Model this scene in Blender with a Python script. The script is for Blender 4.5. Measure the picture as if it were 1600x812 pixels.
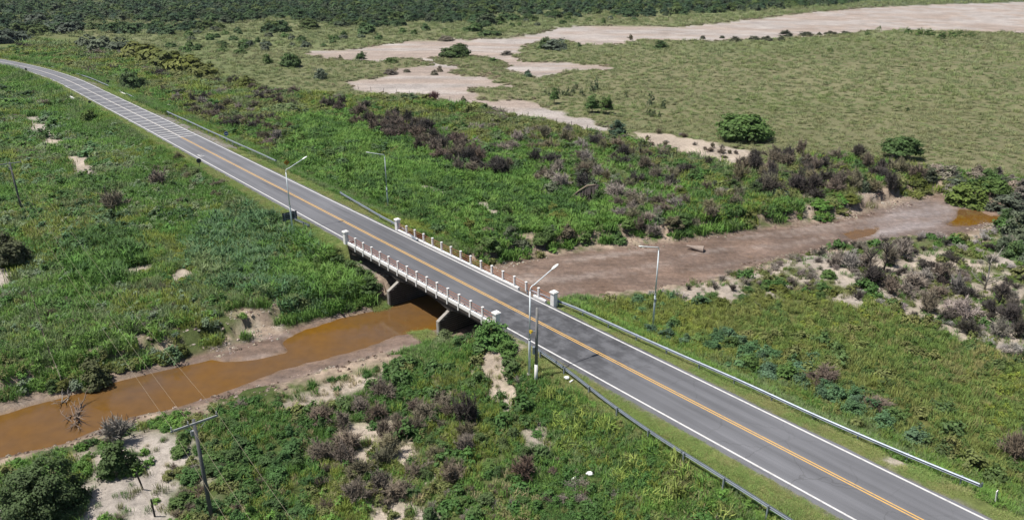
import bpy, bmesh, math, random
import numpy as np
from mathutils import Vector, Matrix
random.seed(7); rng = np.random.default_rng(11)
for o in list(bpy.data.objects): bpy.data.objects.remove(o)
scene = bpy.context.scene
C = scene.collection

# ------------------------------------------------------------------ camera, sky, sun, exposure
CAM_H = 35.4; FPX = 1150.0; PITCH = math.atan(456/1150.0)      # the camera flies 35 m above the road
cam = bpy.data.cameras.new('camera'); camo = bpy.data.objects.new('camera', cam); C.objects.link(camo)
cam.sensor_width = 36; cam.lens = FPX/1600*36; cam.clip_start = 1; cam.clip_end = 12000
camo.location = (0, 0, CAM_H); camo.rotation_euler = (math.pi/2-PITCH, 0, 0)
scene.camera = camo
SUN = Vector((-0.40, -0.05, 0.915)).normalized()               # direction towards the sun
elev = math.asin(SUN.z)
w = bpy.data.worlds.new('World'); scene.world = w; w.use_nodes = True
nt = w.node_tree; sky = nt.nodes.new('ShaderNodeTexSky'); sky.sky_type = 'NISHITA'; sky.sun_disc = False
sky.sun_elevation = elev; sky.sun_rotation = math.atan2(SUN.x, SUN.y); sky.dust_density = 1.5
nt.links.new(sky.outputs[0], nt.nodes['Background'].inputs[0]); nt.nodes['Background'].inputs[1].default_value = 0.078
sl = bpy.data.lights.new('sun', 'SUN'); sl.energy = 5.0; sl.angle = math.radians(0.5); sl.color = (1, 0.955, 0.88)
so = bpy.data.objects.new('sun', sl); C.objects.link(so); so.rotation_euler = SUN.to_track_quat('Z', 'Y').to_euler(); so.location = (-60, 0, 120)
vs = scene.view_settings; vs.view_transform = 'Standard'; vs.look = 'None'; vs.gamma = 1; vs.exposure = 0.38; vs.use_curve_mapping = False

# ------------------------------------------------------------------ photo pixel -> place
cF = np.array([0, math.cos(PITCH), -math.sin(PITCH)]); cU = np.array([0, math.sin(PITCH), math.cos(PITCH)])
def ray(u, v):
    u = np.asarray(u, float); v = np.asarray(v, float)
    return cF + np.array([1., 0, 0])*((u-800)/FPX)[..., None] - cU*((v-406)/FPX)[..., None]
def plane(u, v, z=0.0):
    d = ray(u, v); t = (z-CAM_H)/d[..., 2]
    return np.array([0, 0, CAM_H]) + d*np.asarray(t)[..., None]
def pxpoly(pts, z=-2.2):
    a = np.array(pts, float); return plane(a[:, 0], a[:, 1], z)[:, :2]

# road axis: s runs along the straight towards the south-east, t across it (+ is the far side)
_a = plane(308, 211); _b = plane(1543, 812)
RD = (_b-_a)/np.linalg.norm(_b-_a); RN = np.array([-RD[1], RD[0], 0]); RP = _a - 3.5*RN
def tcurve(s):
    s = np.asarray(s, float)
    return -0.008*np.maximum(0, -20-s) - 0.00115*np.maximum(0, -105-s)**2
def W(s, t, z=0.0):
    p = RP + RD*s + RN*(t+float(tcurve(s))); return (p[0], p[1], z)
def to_st(x, y):
    qx = x-RP[0]; qy = y-RP[1]; s = qx*RD[0]+qy*RD[1]
    return s, qx*RN[0]+qy*RN[1]-tcurve(s)
RZ = math.atan2(RD[1], RD[0])

# ------------------------------------------------------------------ numpy noise and polygons
def _hash(ix, iy, seed):
    n = (ix.astype(np.int64)*374761393 + iy.astype(np.int64)*668265263 + seed*1442695041) & 0x7fffffff
    n = ((n ^ (n >> 13))*1274126177) & 0x7fffffff
    return ((n ^ (n >> 16)) & 0xffff)/65535.0
def vnoise(x, y, scale, seed=0):
    x = np.asarray(x, float)/scale; y = np.asarray(y, float)/scale
    ix = np.floor(x); iy = np.floor(y); fx = x-ix; fy = y-iy
    fx = fx*fx*(3-2*fx); fy = fy*fy*(3-2*fy)
    a = _hash(ix, iy, seed); b = _hash(ix+1, iy, seed); c = _hash(ix, iy+1, seed); d = _hash(ix+1, iy+1, seed)
    return (a+(b-a)*fx)*(1-fy)+(c+(d-c)*fx)*fy
def fbm(x, y, scale, seed=0, octv=4):
    r = 0; a = 1; n = 0
    for k in range(octv):
        r = r+a*vnoise(x, y, scale/2**k, seed+k*17); n += a; a *= 0.5
    return r/n
def sstep(a, b, x):
    t = np.clip((x-a)/(b-a), 0, 1); return t*t*(3-2*t)
def inpoly(x, y, P):
    x = np.asarray(x, float); y = np.asarray(y, float); c = np.zeros(x.shape, bool); n = len(P); j = n-1
    for i in range(n):
        xi, yi = P[i]; xj, yj = P[j]
        if yi != yj: c ^= ((yi > y) != (yj > y)) & (x < (xj-xi)*(y-yi)/(yj-yi)+xi)
        j = i
    return c
def sdist(x, y, P, pad=26.0):               # + inside, - outside (capped at -pad away from the outline)
    x = np.asarray(x, float); y = np.asarray(y, float); shp = x.shape; x = x.ravel(); y = y.ravel(); out = np.full(x.shape, -pad)
    lo, hi = P.min(0)-pad, P.max(0)+pad; k = np.nonzero((x > lo[0]) & (x < hi[0]) & (y > lo[1]) & (y < hi[1]))[0]
    A = np.roll(P, 1, 0); Dx, Dy = (P-A)[:, 0], (P-A)[:, 1]; L = Dx*Dx+Dy*Dy+1e-12; sl = Dx/np.where(Dy == 0, 1e-12, Dy)
    for c in range(0, len(k), 8000):
        q = k[c:c+8000]; rx = x[q, None]-A[None, :, 0]; ry = y[q, None]-A[None, :, 1]
        t = np.clip((rx*Dx+ry*Dy)/L, 0, 1); d = np.sqrt(((rx-t*Dx)**2+(ry-t*Dy)**2).min(1))
        ins = (((A[:, 1] > y[q, None]) != (P[:, 1] > y[q, None])) & (rx < sl*ry)).sum(1) % 2 == 1
        out[q] = np.where(ins, d, -d)
    return out.reshape(shp)

# ------------------------------------------------------------------ the lie of the land
WATER_Z = -4.6
bed = pxpoly([(-250,742),(0,643),(101,614),(148,602),(189,590),(256,573),(358,548),(420,529),(470,510),(530,492),(600,478),(690,448),(740,432),(800,412),
  (860,401),(1000,386),(1080,376),(1180,362),(1300,347),(1380,329),(1440,312),(1470,306),(1500,316),(1545,318),(1600,322),(1800,318),
  (1800,345),(1600,347),(1550,351),(1510,367),(1480,382),(1420,375),(1340,380),(1290,390),(1240,402),(1160,418),(1130,431),(1060,447),(980,462),(870,470),
  (800,492),(760,510),(740,520),(690,536),(600,560),(520,582),(440,600),(330,630),(220,656),(150,680),(100,702),(0,724),(-250,800)], WATER_Z)
water_main = pxpoly([(-250,750),(0,648),(101,619),(148,607),(189,595),(256,578),(330,562),(352,566),(400,562),(452,550),(440,535),(470,517),(530,498),(600,482),(660,455),(720,470),(695,500),(684,514),
  (655,520),(620,524),(560,545),(500,562),(440,578),(400,592),(360,608),(330,620),(262,640),(215,650),(145,674),(100,694),(0,716),(-250,792)], WATER_Z)
water_pools = [pxpoly([(1318,366),(1335,360),(1372,357),(1366,366),(1330,373)], WATER_Z),
               pxpoly([(1476,352),(1495,340),(1500,328),(1530,330),(1548,338),(1600,333),(1800,328),(1800,338),(1600,341),(1540,348),(1510,354)], WATER_Z)]
salt_up = pxpoly([(480,79),(552,76),(600,69),(655,63),(700,62),(790,60),(850,50),(872,43),(910,40),(990,40),(1060,42),(1130,35),(1200,27),(1260,20),(1350,12),(1440,8),(1600,3),(1900,-2),
  (1900,60),(1600,52),(1540,50),(1400,47),(1350,48),(1300,55),(1230,59),(1110,63),(1060,63),(1002,62),(952,69),(911,69),(891,64),(850,62),(820,70),(812,82),(806,92),
  (834,97),(884,98),(935,100),(962,105),(952,108),(901,108),(867,116),(844,121),(817,115),(790,108),(793,98),(766,90),(739,86),(672,89),(669,97),(656,92),(642,90),(611,90),(597,95),(575,94),(534,93),(507,90),(485,84)])
salt_low = pxpoly([(543,127),(566,124),(584,123),(584,118),(602,116),(622,107),(642,104),(672,102),(668,90),(688,90),(690,99),(726,103),(705,112),(723,117),(763,119),(766,126),(800,133),(813,136),
  (746,135),(737,140),(746,152),(766,157),(817,155),(834,162),(867,172),(901,179),(928,184),(948,199),(932,202),(901,196),(867,189),(817,179),(783,169),(746,160),(712,157),(665,148),(624,145),(580,143),(557,137)])
sands = [pxpoly(p) for p in (
  [(985,201),(1010,205),(1060,211),(1080,213),(1110,221),(1154,230),(1192,238),(1175,250),(1151,256),(1110,246),(1077,240),(1040,232),(1000,224)],
  [(1040,458),(1075,445),(1100,436),(1135,424),(1155,436),(1150,462),(1135,474),(1120,462),(1080,470)],
  [(1150,432),(1200,412),(1240,394),(1290,386),(1335,392),(1345,420),(1320,440),(1300,424),(1240,424),(1190,438)],
  [(430,632),(470,618),(540,590),(600,578),(600,595),(550,618),(500,630),(450,638)],
  [(735,588),(770,568),(800,562),(808,575),(790,590),(808,625),(812,655),(780,662),(770,625),(758,600),(730,600)],
  [(95,720),(140,690),(175,690),(205,720),(215,760),(180,830),(-50,860),(60,800),(150,790),(160,740)],
  [(180,770),(240,750),(270,800),(270,850),(180,850)],
  [(-60,760),(20,770),(40,830),(-60,850)],
  [(38,182),(64,180),(76,200),(104,226),(98,236),(78,230),(58,210),(42,198)],
  [(110,243),(134,243),(150,262),(146,275),(115,272)],
  [(196,420),(215,414),(240,418),(234,430),(200,430)], [(268,428),(286,420),(290,430),(272,440)],
  [(380,496),(420,485),(468,487),(460,497),(400,505)], [(-40,425),(12,420),(20,445),(-40,470)],
  [(735,308),(760,315),(808,343),(790,346),(748,326)], [(630,278),(690,292),(695,303),(640,292)],
  [(1385,710),(1410,705),(1445,712),(1440,730),(1405,730),(1378,716)])]
sands[-1] = pxpoly([(1380,712),(1410,703),(1450,713),(1442,731),(1405,732),(1374,718)], -.2)
sandy = [pxpoly(p) for p in (                                   # sand showing between the weeds
  [(1200,432),(1280,418),(1340,400),(1480,385),(1620,400),(1620,560),(1520,540),(1440,500),(1330,480),(1250,462),(1180,470)],
  [(1240,280),(1320,285),(1420,290),(1450,300),(1440,318),(1330,345),(1250,330)],
  [(90,700),(230,660),(330,690),(340,830),(60,830)], [(520,660),(640,640),(700,680),(700,830),(560,830),(500,730)], [(800,660),(860,640),(880,720),(820,740)],
  [(-40,600),(90,590),(200,570),(300,545),(330,550),(290,570),(150,602),(-40,640)], [(330,500),(470,480),(620,470),(600,490),(430,530),(340,548)])]
mounds = [(1235,402,-3.0,4.0,2.4), (1285,394,-3.0,3.5,2.2), (1138,440,-3.0,2.6,2.3), (1190,425,-3.2,3.0,1.2), (1100,450,-3.2,2.4,.8), (1365,400,-3,4,.9), (1330,450,-2.5,5,.8), (1520,372,-3.2,5,1.2),
          (780,600,-2.2,4,.6), (740,590,-2.4,3,.4), (150,700,-3.,4,.4), (1330,298,-3,6,1.0), (1410,300,-3,6,1.0)]
mounds = [(*plane(u, v, z)[:2], r, a) for u, v, z, r, a in mounds]
BR0, BR1 = 86.0, 118.6                                          # bridge abutments along s
culvert_s = -76.5
def height(x, y):
    x = np.asarray(x, float); y = np.asarray(y, float)
    dist = np.hypot(x, y)
    base = -2.25 + 0.9*(fbm(x, y, 60, 3)-.5) + .7*(fbm(x, y, 9, 5)-.5) + .35*(fbm(x, y, 2.5, 8, 3)-.5)*sstep(260, 120, dist)
    mz = np.zeros(x.shape)
    for mx, my, r, a in mounds: mz = mz + a*np.exp(-((x-mx)**2+(y-my)**2)/(r*r))
    base = base + mz*(.6+.8*fbm(x, y, 3, 21))
    ss = np.maximum(sdist(x, y, salt_up), sdist(x, y, salt_low))
    base = base + (-2.75-base)*sstep(-8, 4, ss)*.9
    s, t = to_st(x, y); at = np.abs(t)
    near = dist < 420
    sb = np.full(x.shape, -1e3); sw = np.full(x.shape, -1e3)
    sb[near] = sdist(x[near], y[near], bed)
    q = sb > -14; warp = (fbm(x, y, 5, 31)-.5)
    sw[q] = sdist(x[q], y[q], water_main)
    for p in water_pools: sw[q] = np.maximum(sw[q], sdist(x[q], y[q], p))
    e = sb + warp*2.4                                           # banks: a muddy beach, then a cut step, then a slope
    bank = WATER_Z+.18 + .35*sstep(0, -1.5, e) + 1.35*sstep(-2.6, -3.15, e+2.2*warp) + .95*sstep(-3.2, -9, e)
    h = np.where(e > -12, np.minimum(base, bank), base)
    ins = sstep(-.6, .5, e)
    mudz = WATER_Z + .14 + .22*(fbm(x, y, 6, 41)-.35) + .12*(fbm(x, y, 1.1, 43, 3)-.5)
    h = h*(1-ins)+mudz*ins
    ew = sw + warp*.5
    h = h + (-4.95-h)*sstep(-.5, .9, ew)
    # road embankment, broken at the bridge
    fill = -.13 - .04*np.maximum(0, at-3.8) - .46*np.maximum(0, at-5.6-.7*(vnoise(x, y, 6, 9)-.5))
    inb = np.minimum(s-BR0, BR1-s)
    fill = fill - np.where(inb > .25, 2.6+np.minimum(9, np.maximum(0, inb-.25)*.75), 0)
    cul = np.abs(s-culvert_s) < 1.3
    fill = np.where(cul & (at > 6.2), -3.2, fill)
    far_road = (s > -600) & (s < 400)
    h = np.where(far_road, np.maximum(h, fill), h)
    # small dry wash at the culvert mouth
    h = h - 1.0*np.exp(-((s-culvert_s)/2.0)**2)*sstep(6.0, 7.0, at)*sstep(16, 9, at)
    return h
def at(u, v):
    u = np.asarray(u, float); v = np.asarray(v, float); z = np.full(u.shape, -2.2)
    for k in range(9):
        p = plane(u, v, z); z = .5*z+.5*height(np.atleast_1d(p[..., 0]), np.atleast_1d(p[..., 1])).reshape(u.shape)
    p = plane(u, v, z); return p
def at1(u, v):
    p = at(np.array([u]), np.array([v]))[0]; return (float(p[0]), float(p[1]), float(height(p[:1], p[1:2])[0]))
def hz(x, y): return float(height(np.array([x]), np.array([y]))[0])

def sand_mask(x, y):
    x = np.asarray(x, float); y = np.asarray(y, float)
    n = fbm(x, y, 6, 51); n2 = fbm(x, y, 2.2, 57); m = np.zeros(x.shape)
    D = np.hypot(x, y)
    far = D > 130
    for p in (salt_up, salt_low):
        d = sdist(x, y, p); m = np.maximum(m, sstep(-1.2, 1.2, d+(n-.5)*9))
    isl = salt_island(x, y); m = m*(1-isl)
    nb = D < 330
    xx, yy, a, b = x[nb], y[nb], n[nb], n2[nb]; mm = m[nb]
    for p in sands: mm = np.maximum(mm, sstep(-.7, .7, sdist(xx, yy, p)+(a-.5)*3.2+(b-.5)*3.4+.1))
    for p in sandy:
        d = sdist(xx, yy, p)
        th = .40 if p is sandy[0] else .46
        mm = np.maximum(mm, sstep(-1, 2, d)*sstep(th, th+.10, .5*a+.5*b))
    m[nb] = mm
    return m
island = pxpoly([(672,90),(700,86),(739,85),(766,90),(791,97),(791,106),(764,117),(744,116),(723,117),(705,113),(723,103),(687,99)])
def salt_island(x, y): return sstep(-1, 2, sdist(x, y, island)+(fbm(x, y, 6, 51)-.5)*6)
def bed_mask(x, y):
    x = np.asarray(x, float); m = np.zeros(x.shape); nb = np.hypot(x, y) < 420
    m[nb] = sstep(-1.1, .1, sdist(x[nb], y[nb], bed)+(fbm(x[nb], y[nb], 5, 31)-.5)*2.4+(fbm(x[nb], y[nb], 1.2, 33, 3)-.5)*1.2)
    return m

# ------------------------------------------------------------------ materials
def nodes(m): return m.node_tree.nodes, m.node_tree.links
def newmat(name, rough=.8, spec=.3):
    m = bpy.data.materials.new(name); m.use_nodes = True; n, l = nodes(m); b = n['Principled BSDF']
    b.inputs['Roughness'].default_value = rough; b.inputs['Specular IOR Level'].default_value = spec
    return m, n, l, b
def noise(n, l, scale, detail=4, rough=.6, vec=None):
    t = n.new('ShaderNodeTexNoise'); t.inputs['Scale'].default_value = scale; t.inputs['Detail'].default_value = detail; t.inputs['Roughness'].default_value = rough
    if vec is not None: l.new(vec, t.inputs['Vector'])
    return t.outputs['Fac']
def objco(n): return n.new('ShaderNodeTexCoord').outputs['Object']
def maprange(n, l, src, a, b, c, d):
    t = n.new('ShaderNodeMapRange'); l.new(src, t.inputs[0])
    for i, v in enumerate((a, b, c, d)): t.inputs[i+1].default_value = v
    return t.outputs[0]
def mixc(n, l, fac, a, b, mode='MIX'):
    t = n.new('ShaderNodeMix'); t.data_type = 'RGBA'; t.blend_type = mode
    for s, v in ((t.inputs[0], fac), (t.inputs[6], a), (t.inputs[7], b)):
        if hasattr(v, 'is_linked'): l.new(v, s)
        elif isinstance(v, (int, float)): s.default_value = v
        else: s.default_value = (*v, 1)
    return t.outputs[2]
def vmul(n, l, col, fac):
    t = n.new('ShaderNodeVectorMath'); t.operation = 'SCALE'; l.new(col, t.inputs[0]); l.new(fac, t.inputs['Scale']); return t.outputs[0]
def mathn(n, l, op, a, b):
    t = n.new('ShaderNodeMath'); t.operation = op
    for s, v in ((t.inputs[0], a), (t.inputs[1], b)):
        if hasattr(v, 'is_linked'): l.new(v, s)
        else: s.default_value = v
    return t.outputs[0]
def bump(n, l, b, h, strength=.5, dist=.1):
    t = n.new('ShaderNodeBump'); t.inputs['Strength'].default_value = strength; t.inputs['Distance'].default_value = dist
    l.new(h, t.inputs['Height']); l.new(t.outputs[0], b.inputs['Normal'])
def simple(name, col, rough=.6, var=.25, scale=3, metal=0, spec=.3, bmp=0):
    m, n, l, b = newmat(name, rough, spec); co = objco(n); f = noise(n, l, scale, 5, .65, co)
    g = maprange(n, l, f, .3, .7, 1-var, 1+var); rgb = n.new('ShaderNodeRGB'); rgb.outputs[0].default_value = (*col, 1)
    l.new(vmul(n, l, rgb.outputs[0], g), b.inputs['Base Color']); b.inputs['Metallic'].default_value = metal
    if bmp: bump(n, l, b, noise(n, l, scale*4, 4, .6, co), bmp, .02)
    return m
def stained(name, col, dirt, rough=.7, scale=1.2, lo=.52, hi=.72, amount=.8):
    m, n, l, b = newmat(name, rough, .25); co = objco(n)
    f = maprange(n, l, noise(n, l, scale, 8, .7, co), lo, hi, 0, amount)
    c = mixc(n, l, f, col, dirt); g = maprange(n, l, noise(n, l, scale*9, 3, .6, co), .3, .7, .88, 1.1)
    l.new(vmul(n, l, c, g), b.inputs['Base Color']); bump(n, l, b, noise(n, l, 20, 4, .6, co), .25, .02); return m
M = {}
M['white_paint'] = stained('white_paint', (.70,.68,.66), (.34,.30,.27), .7, 1.6, .55, .8, .6)
M['concrete'] = stained('concrete', (.33,.31,.28), (.14,.12,.10), .85, .8, .42, .7, .85)
M['concrete_shaded'] = stained('concrete_shaded', (.062,.053,.047), (.03,.026,.023), .95, 1.0, .4, .7, .8)  # shade under the deck and on the pier faces put into the colour
M['rust'] = simple('rust', (.27,.10,.05), .8, .35, 5)
M['galv'] = simple('galvanised_steel', (.21,.24,.28), .5, .2, 2, .3, .4)
M['galv_dull'] = simple('weathered_steel', (.24,.27,.30), .6, .2, 4, .3, .4)
M['pole_white'] = simple('pole_white_paint', (.66,.71,.74), .45, .12, 2)
M['pole_grey'] = simple('pole_grey_paint', (.40,.44,.47), .5, .15, 2)
M['lamp_head'] = simple('lamp_housing', (.72,.74,.70), .4, .08, 4)
M['pole_concrete'] = stained('pole_concrete', (.20,.195,.19), (.10,.095,.09), .85, 1.2)
M['utility'] = stained('utility_pole', (.105,.105,.11), (.20,.19,.18), .9, .9, .5, .8, .6)
M['crossarm'] = stained('crossarm_wood', (.30,.31,.31), (.16,.15,.14), .9, 2)
M['ceramic'] = simple('insulator', (.25,.27,.28), .25, .1)
M['wire'] = simple('wire', (.30,.25,.18), .5, .1)
M['black'] = simple('black_paint_and_shade', (.02,.02,.022), .6, .2)
M['sign_back'] = simple('sign_back', (.05,.055,.065), .6, .2, 3)
M['blue'] = simple('sign_blue', (.03,.09,.25), .45, .15)
M['orange'] = simple('sign_orange', (.50,.24,.03), .5, .15)
M['yellow'] = simple('yellow_plastic', (.55,.38,.04), .45, .1)
M['plastic'] = simple('white_plastic', (.75,.75,.73), .4, .08)
M['bark'] = simple('bark', (.075,.055,.042), .9, .3, 6)
M['deadwood'] = simple('dead_wood', (.34,.31,.27), .9, .3, 4)
M['drift'] = simple('driftwood', (.20,.15,.115), .9, .35, 4)
M['scorched'] = simple('dark_wood_and_shade', (.06,.05,.045), .9, .4, 4)
M['fence_wood'] = simple('fence_wood', (.035,.031,.03), .9, .3, 6)
M['slab'] = stained('broken_slab', (.25,.20,.17), (.10,.08,.065), .9, 1.5)

# foliage: the tint comes from the plant, each leaf varies a little
def leafmat(name, inst, transl=.22, soft=(.95, .52)):
    m, n, l, b = newmat(name, .65, .18)
    if inst:
        a = n.new('ShaderNodeAttribute'); a.attribute_type = 'INSTANCER'; a.attribute_name = 'tint'; col = a.outputs['Color']
    else:
        col = n.new('ShaderNodeObjectInfo').outputs['Color']
    v = n.new('ShaderNodeAttribute'); v.attribute_name = 'lv'
    c = vmul(n, l, col, mathn(n, l, 'MULTIPLY', v.outputs['Fac'], 1.42))
    l.new(c, b.inputs['Base Color'])
    ge = n.new('ShaderNodeNewGeometry'); sc_ = n.new('ShaderNodeVectorMath'); sc_.operation = 'SCALE'; l.new(ge.outputs['Normal'], sc_.inputs[0]); sc_.inputs['Scale'].default_value = soft[0]
    ad = n.new('ShaderNodeVectorMath'); ad.operation = 'ADD'; l.new(sc_.outputs[0], ad.inputs[0]); ad.inputs[1].default_value = (0, 0, soft[1])
    nm = n.new('ShaderNodeVectorMath'); nm.operation = 'NORMALIZE'; l.new(ad.outputs[0], nm.inputs[0]); l.new(nm.outputs[0], b.inputs['Normal'])
    tr = n.new('ShaderNodeBsdfTranslucent'); l.new(c, tr.inputs['Color'])
    mx = n.new('ShaderNodeMixShader'); mx.inputs[0].default_value = transl
    l.new(b.outputs[0], mx.inputs[1]); l.new(tr.outputs[0], mx.inputs[2]); l.new(mx.outputs[0], n['Material Output'].inputs[0])
    return m
M['leaf_cover'] = leafmat('leaf_cover', True); M['leaf'] = leafmat('leaf', False, .25, (.85, .55)); M['twig'] = leafmat('twig', False, .0)

# ------------------------------------------------------------------ mesh helpers
def tag(o, label=None, cat=None, group=None, kind=None):
    for k, v in (('label', label), ('category', cat), ('group', group), ('kind', kind)):
        if v: o[k] = v
    return o
def empty(name, loc, rz=0):
    o = bpy.data.objects.new(name, None); C.objects.link(o); o.location = loc; o.rotation_euler = (0, 0, rz); o.empty_display_size = .2; return o
class MB:
    def __init__(s): s.v = []; s.f = []
    def add(s, v, f):
        k = len(s.v); s.v += [tuple(p) for p in v]; s.f += [tuple(i+k for i in q) for q in f]; return s
    def box(s, a, b, fr=None):
        (x0,y0,z0), (x1,y1,z1) = a, b
        v = [(x,y,z) for z in (z0,z1) for x, y in ((x0,y0),(x1,y0),(x1,y1),(x0,y1))]
        if fr: v = [fr(*p) for p in v]
        return s.add(v, [(3,2,1,0),(4,5,6,7),(0,1,5,4),(1,2,6,5),(2,3,7,6),(3,0,4,7)])
    def tube(s, pts, radii, k=8, cap=True):
        pts = [Vector(p) for p in pts]; rings = []
        if isinstance(radii, (int, float)): radii = [radii]*len(pts)
        base = len(s.v)
        for i, p in enumerate(pts):
            d = (pts[min(i+1, len(pts)-1)]-pts[max(i-1, 0)]).normalized()
            a = d.orthogonal().normalized() if i == 0 else (a-d*a.dot(d)).normalized()
            b = d.cross(a)
            s.v += [tuple(p+(a*math.cos(2*math.pi*j/k)+b*math.sin(2*math.pi*j/k))*radii[i]) for j in range(k)]
        for i in range(len(pts)-1):
            for j in range(k):
                s.f.append((base+i*k+j, base+i*k+(j+1)%k, base+(i+1)*k+(j+1)%k, base+(i+1)*k+j))
        if cap:
            s.f.append(tuple(base+j for j in range(k))[::-1]); s.f.append(tuple(base+(len(pts)-1)*k+j for j in range(k)))
        return s
    def prism(s, prof, fa, fb):            # closed profile mapped by two frames, capped
        n = len(prof); v = [fa(*p) for p in prof]+[fb(*p) for p in prof]
        return s.add(v, [tuple(range(n))[::-1], tuple(range(n, 2*n))]+[(i, (i+1) % n, n+(i+1) % n, n+i) for i in range(n)])
    def build(s, name, mat, parent=None, smooth=False, bevel=0, recalc=True):
        me = bpy.data.meshes.new(name); me.from_pydata(s.v, [], s.f)
        if recalc or bevel:
            bm = bmesh.new(); bm.from_mesh(me); bmesh.ops.recalc_face_normals(bm, faces=bm.faces)
            if bevel: bmesh.ops.bevel(bm, geom=[e for e in bm.edges if len(e.link_faces) == 2 and e.calc_face_angle(0) > .5], offset=bevel, segments=1, affect='EDGES')
            bm.to_mesh(me); bm.free()
        me.materials.append(M[mat] if isinstance(mat, str) else mat)
        if smooth: me.polygons.foreach_set('use_smooth', [True]*len(me.polygons))
        o = bpy.data.objects.new(name, me); C.objects.link(o); o.parent = parent; return o
def copy_tree(o, parent=None):
    c = o.copy(); C.objects.link(c); c.parent = parent
    for ch in o.children: copy_tree(ch, c)
    return c

# ------------------------------------------------------------------ ground
GREEN = [(pxpoly(p), c) for p, c in (
  ([(-400,60),(0,55),(150,60),(250,95),(330,112),(420,140),(540,148),(640,155),(760,170),(930,203),(1050,228),(1180,252),(1300,240),(1420,255),(1600,290),(2200,340),(2200,1400),(-400,1400)], (.062,.085,.026)),
  ([(60,45),(180,60),(250,95),(330,115),(420,140),(330,170),(200,140),(100,105),(0,90),(0,70)], (.115,.135,.05)),
  ([(470,178),(560,193),(640,245),(770,300),(690,325),(620,295),(520,240)], (.065,.115,.028)),
  ([(900,330),(1000,380),(1080,372),(1300,343),(1290,330),(1150,350),(1010,350)], (.06,.12,.025)),
  ([(210,340),(290,345),(320,430),(225,440)], (.12,.13,.03)),
  ([(880,480),(1180,460),(1340,470),(1600,570),(1600,780),(1250,620)], (.10,.105,.035)),
  ([(880,610),(1010,690),(1240,830),(860,830),(840,700)], (.07,.105,.03)),
  ([(0,190),(130,250),(180,300),(60,300),(-60,260)], (.09,.10,.04)))]
SILT = pxpoly([(1330,366),(1380,332),(1450,312),(1505,322),(1490,345),(1470,362),(1400,376),(1340,376)], WATER_Z)
def ground_colour(x, y):
    D = np.hypot(x, y); n1 = fbm(x, y, 30, 61); n2 = fbm(x, y, 5, 67); n3 = fbm(x, y, 150, 71, 3)
    gp = sstep(.35, .65, n3); col = np.stack([.124+.05*(n1-.5)+.018*gp, .142+.04*(n1-.5)-.004*gp, .064+.03*(n1-.5)+.010*gp], -1)
    col = col*(.88+.24*fbm(x, y, 70, 73, 3))[:, None]
    far = sstep(700, 1100, D)[:, None]; col = col*(1-far)+np.array([.075,.09,.05])*far
    for P, c in GREEN:
        m = sstep(-4, 4, sdist(x, y, P)+(n2-.5)*12)[:, None]*(.55+.45*sstep(.3, .6, n1))[:, None]
        col = col*(1-m)+np.array(c)*(.7+.6*n2)[:, None]*m
    s, t = to_st(x, y); a = np.abs(t)
    sh = (sstep(8.0, 5.2, a+(n2-.5)*3)*((s > -600) & (s < 300)))[:, None]*.85
    col = col*(1-sh)+np.array([.135,.160,.052])*(.8+.4*n2)[:, None]*sh
    gr = (sstep(4.4, 3.9, a+(n2-.5)*.8)*((s > -600) & (s < 300)))[:, None]          # gravelly road edge
    col = col*(1-gr)+np.array([.165,.15,.13])*gr
    apr = np.zeros(len(x))                                       # bare gravel lay-bys by the guardrail
    for s0, s1, t0, t1 in ((-36, 18, 3.6, 8.6), (-128, -92, 3.6, 7.5)):
        apr = np.maximum(apr, sstep(0, 3, np.minimum(s-s0, s1-s)+(n2-.5)*6)*sstep(0, .8, np.minimum(t-t0, t1-t)))
    col = col*(1-apr[:, None])+np.array([.19,.175,.16])*(.8+.4*n2)[:, None]*apr[:, None]
    sm = sand_mask(x, y)
    sc = np.stack([.36+.07*(n1-.5), .305+.08*(n1-.5), .25+.08*(n1-.5)], -1)*(.62+.65*n2)[:, None]
    sg = sstep(.45, .7, fbm(x, y, 14, 83))[:, None]*.6
    sc = sc*(1-sg)+np.array([.30,.275,.255])*sg
    deep = np.maximum(sdist(x, y, salt_up), sdist(x, y, salt_low)) > -3
    pink = (deep*sstep(.35, .65, fbm(x*.5, y*1.6, 18, 87)))[:, None]
    sc = np.where(deep[:, None], np.array([.335,.30,.278])*(1-pink)+np.array([.30,.245,.21])*pink, sc)
    sc = np.where(deep[:, None], sc*(.78+.40*fbm(x*.35, y*1.5, 7, 91))[:, None], sc)
    col = col*(1-sm[:, None])+sc*sm[:, None]
    bm_ = bed_mask(x, y); z = height(x, y)
    mc = np.array([.145,.102,.08])*(.55+.9*fbm(x, y, 2.2, 97))[:, None]
    # the creek bed is ribbed with dried silt streaks running along the flow
    ang = .35; fl = fbm((x*math.cos(ang)+y*math.sin(ang))*.25, (-x*math.sin(ang)+y*math.cos(ang))*2.2, 4, 95)
    lt = (sstep(.52, .70, fl)*sstep(-4.7, -4.35, z))[:, None]*.8
    mc = mc*(1-lt)+np.array([.235,.19,.165])*lt
    dk = (sstep(.55, .40, fl))[:, None]*.35; mc = mc*(1-dk)+np.array([.13,.085,.06])*dk
    silt = sstep(-2, 3, sdist(x, y, SILT)+(n2-.5)*5)[:, None]*(.5+.5*sstep(.42, .6, fl))[:, None]; mc = mc*(1-silt)+np.array([.235,.20,.19])*silt   # pale dried silt at the bend
    wet = sstep(-4.44, -4.62, z)[:, None]; mc = mc*(1-wet)+np.array([.15,.09,.045])*wet
    col = col*(1-bm_[:, None])+mc*bm_[:, None]
    e = sdist(x, y, bed)+(fbm(x, y, 5, 31)-.5)*2.4; be = sstep(.3, -.6, e)*sstep(-7.5, -3.5, e)*sstep(.42, .54, .5*n2+.5*fbm(x, y, 1.6, 99, 3))*(D < 260)   # bare earth of the cut banks
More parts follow.
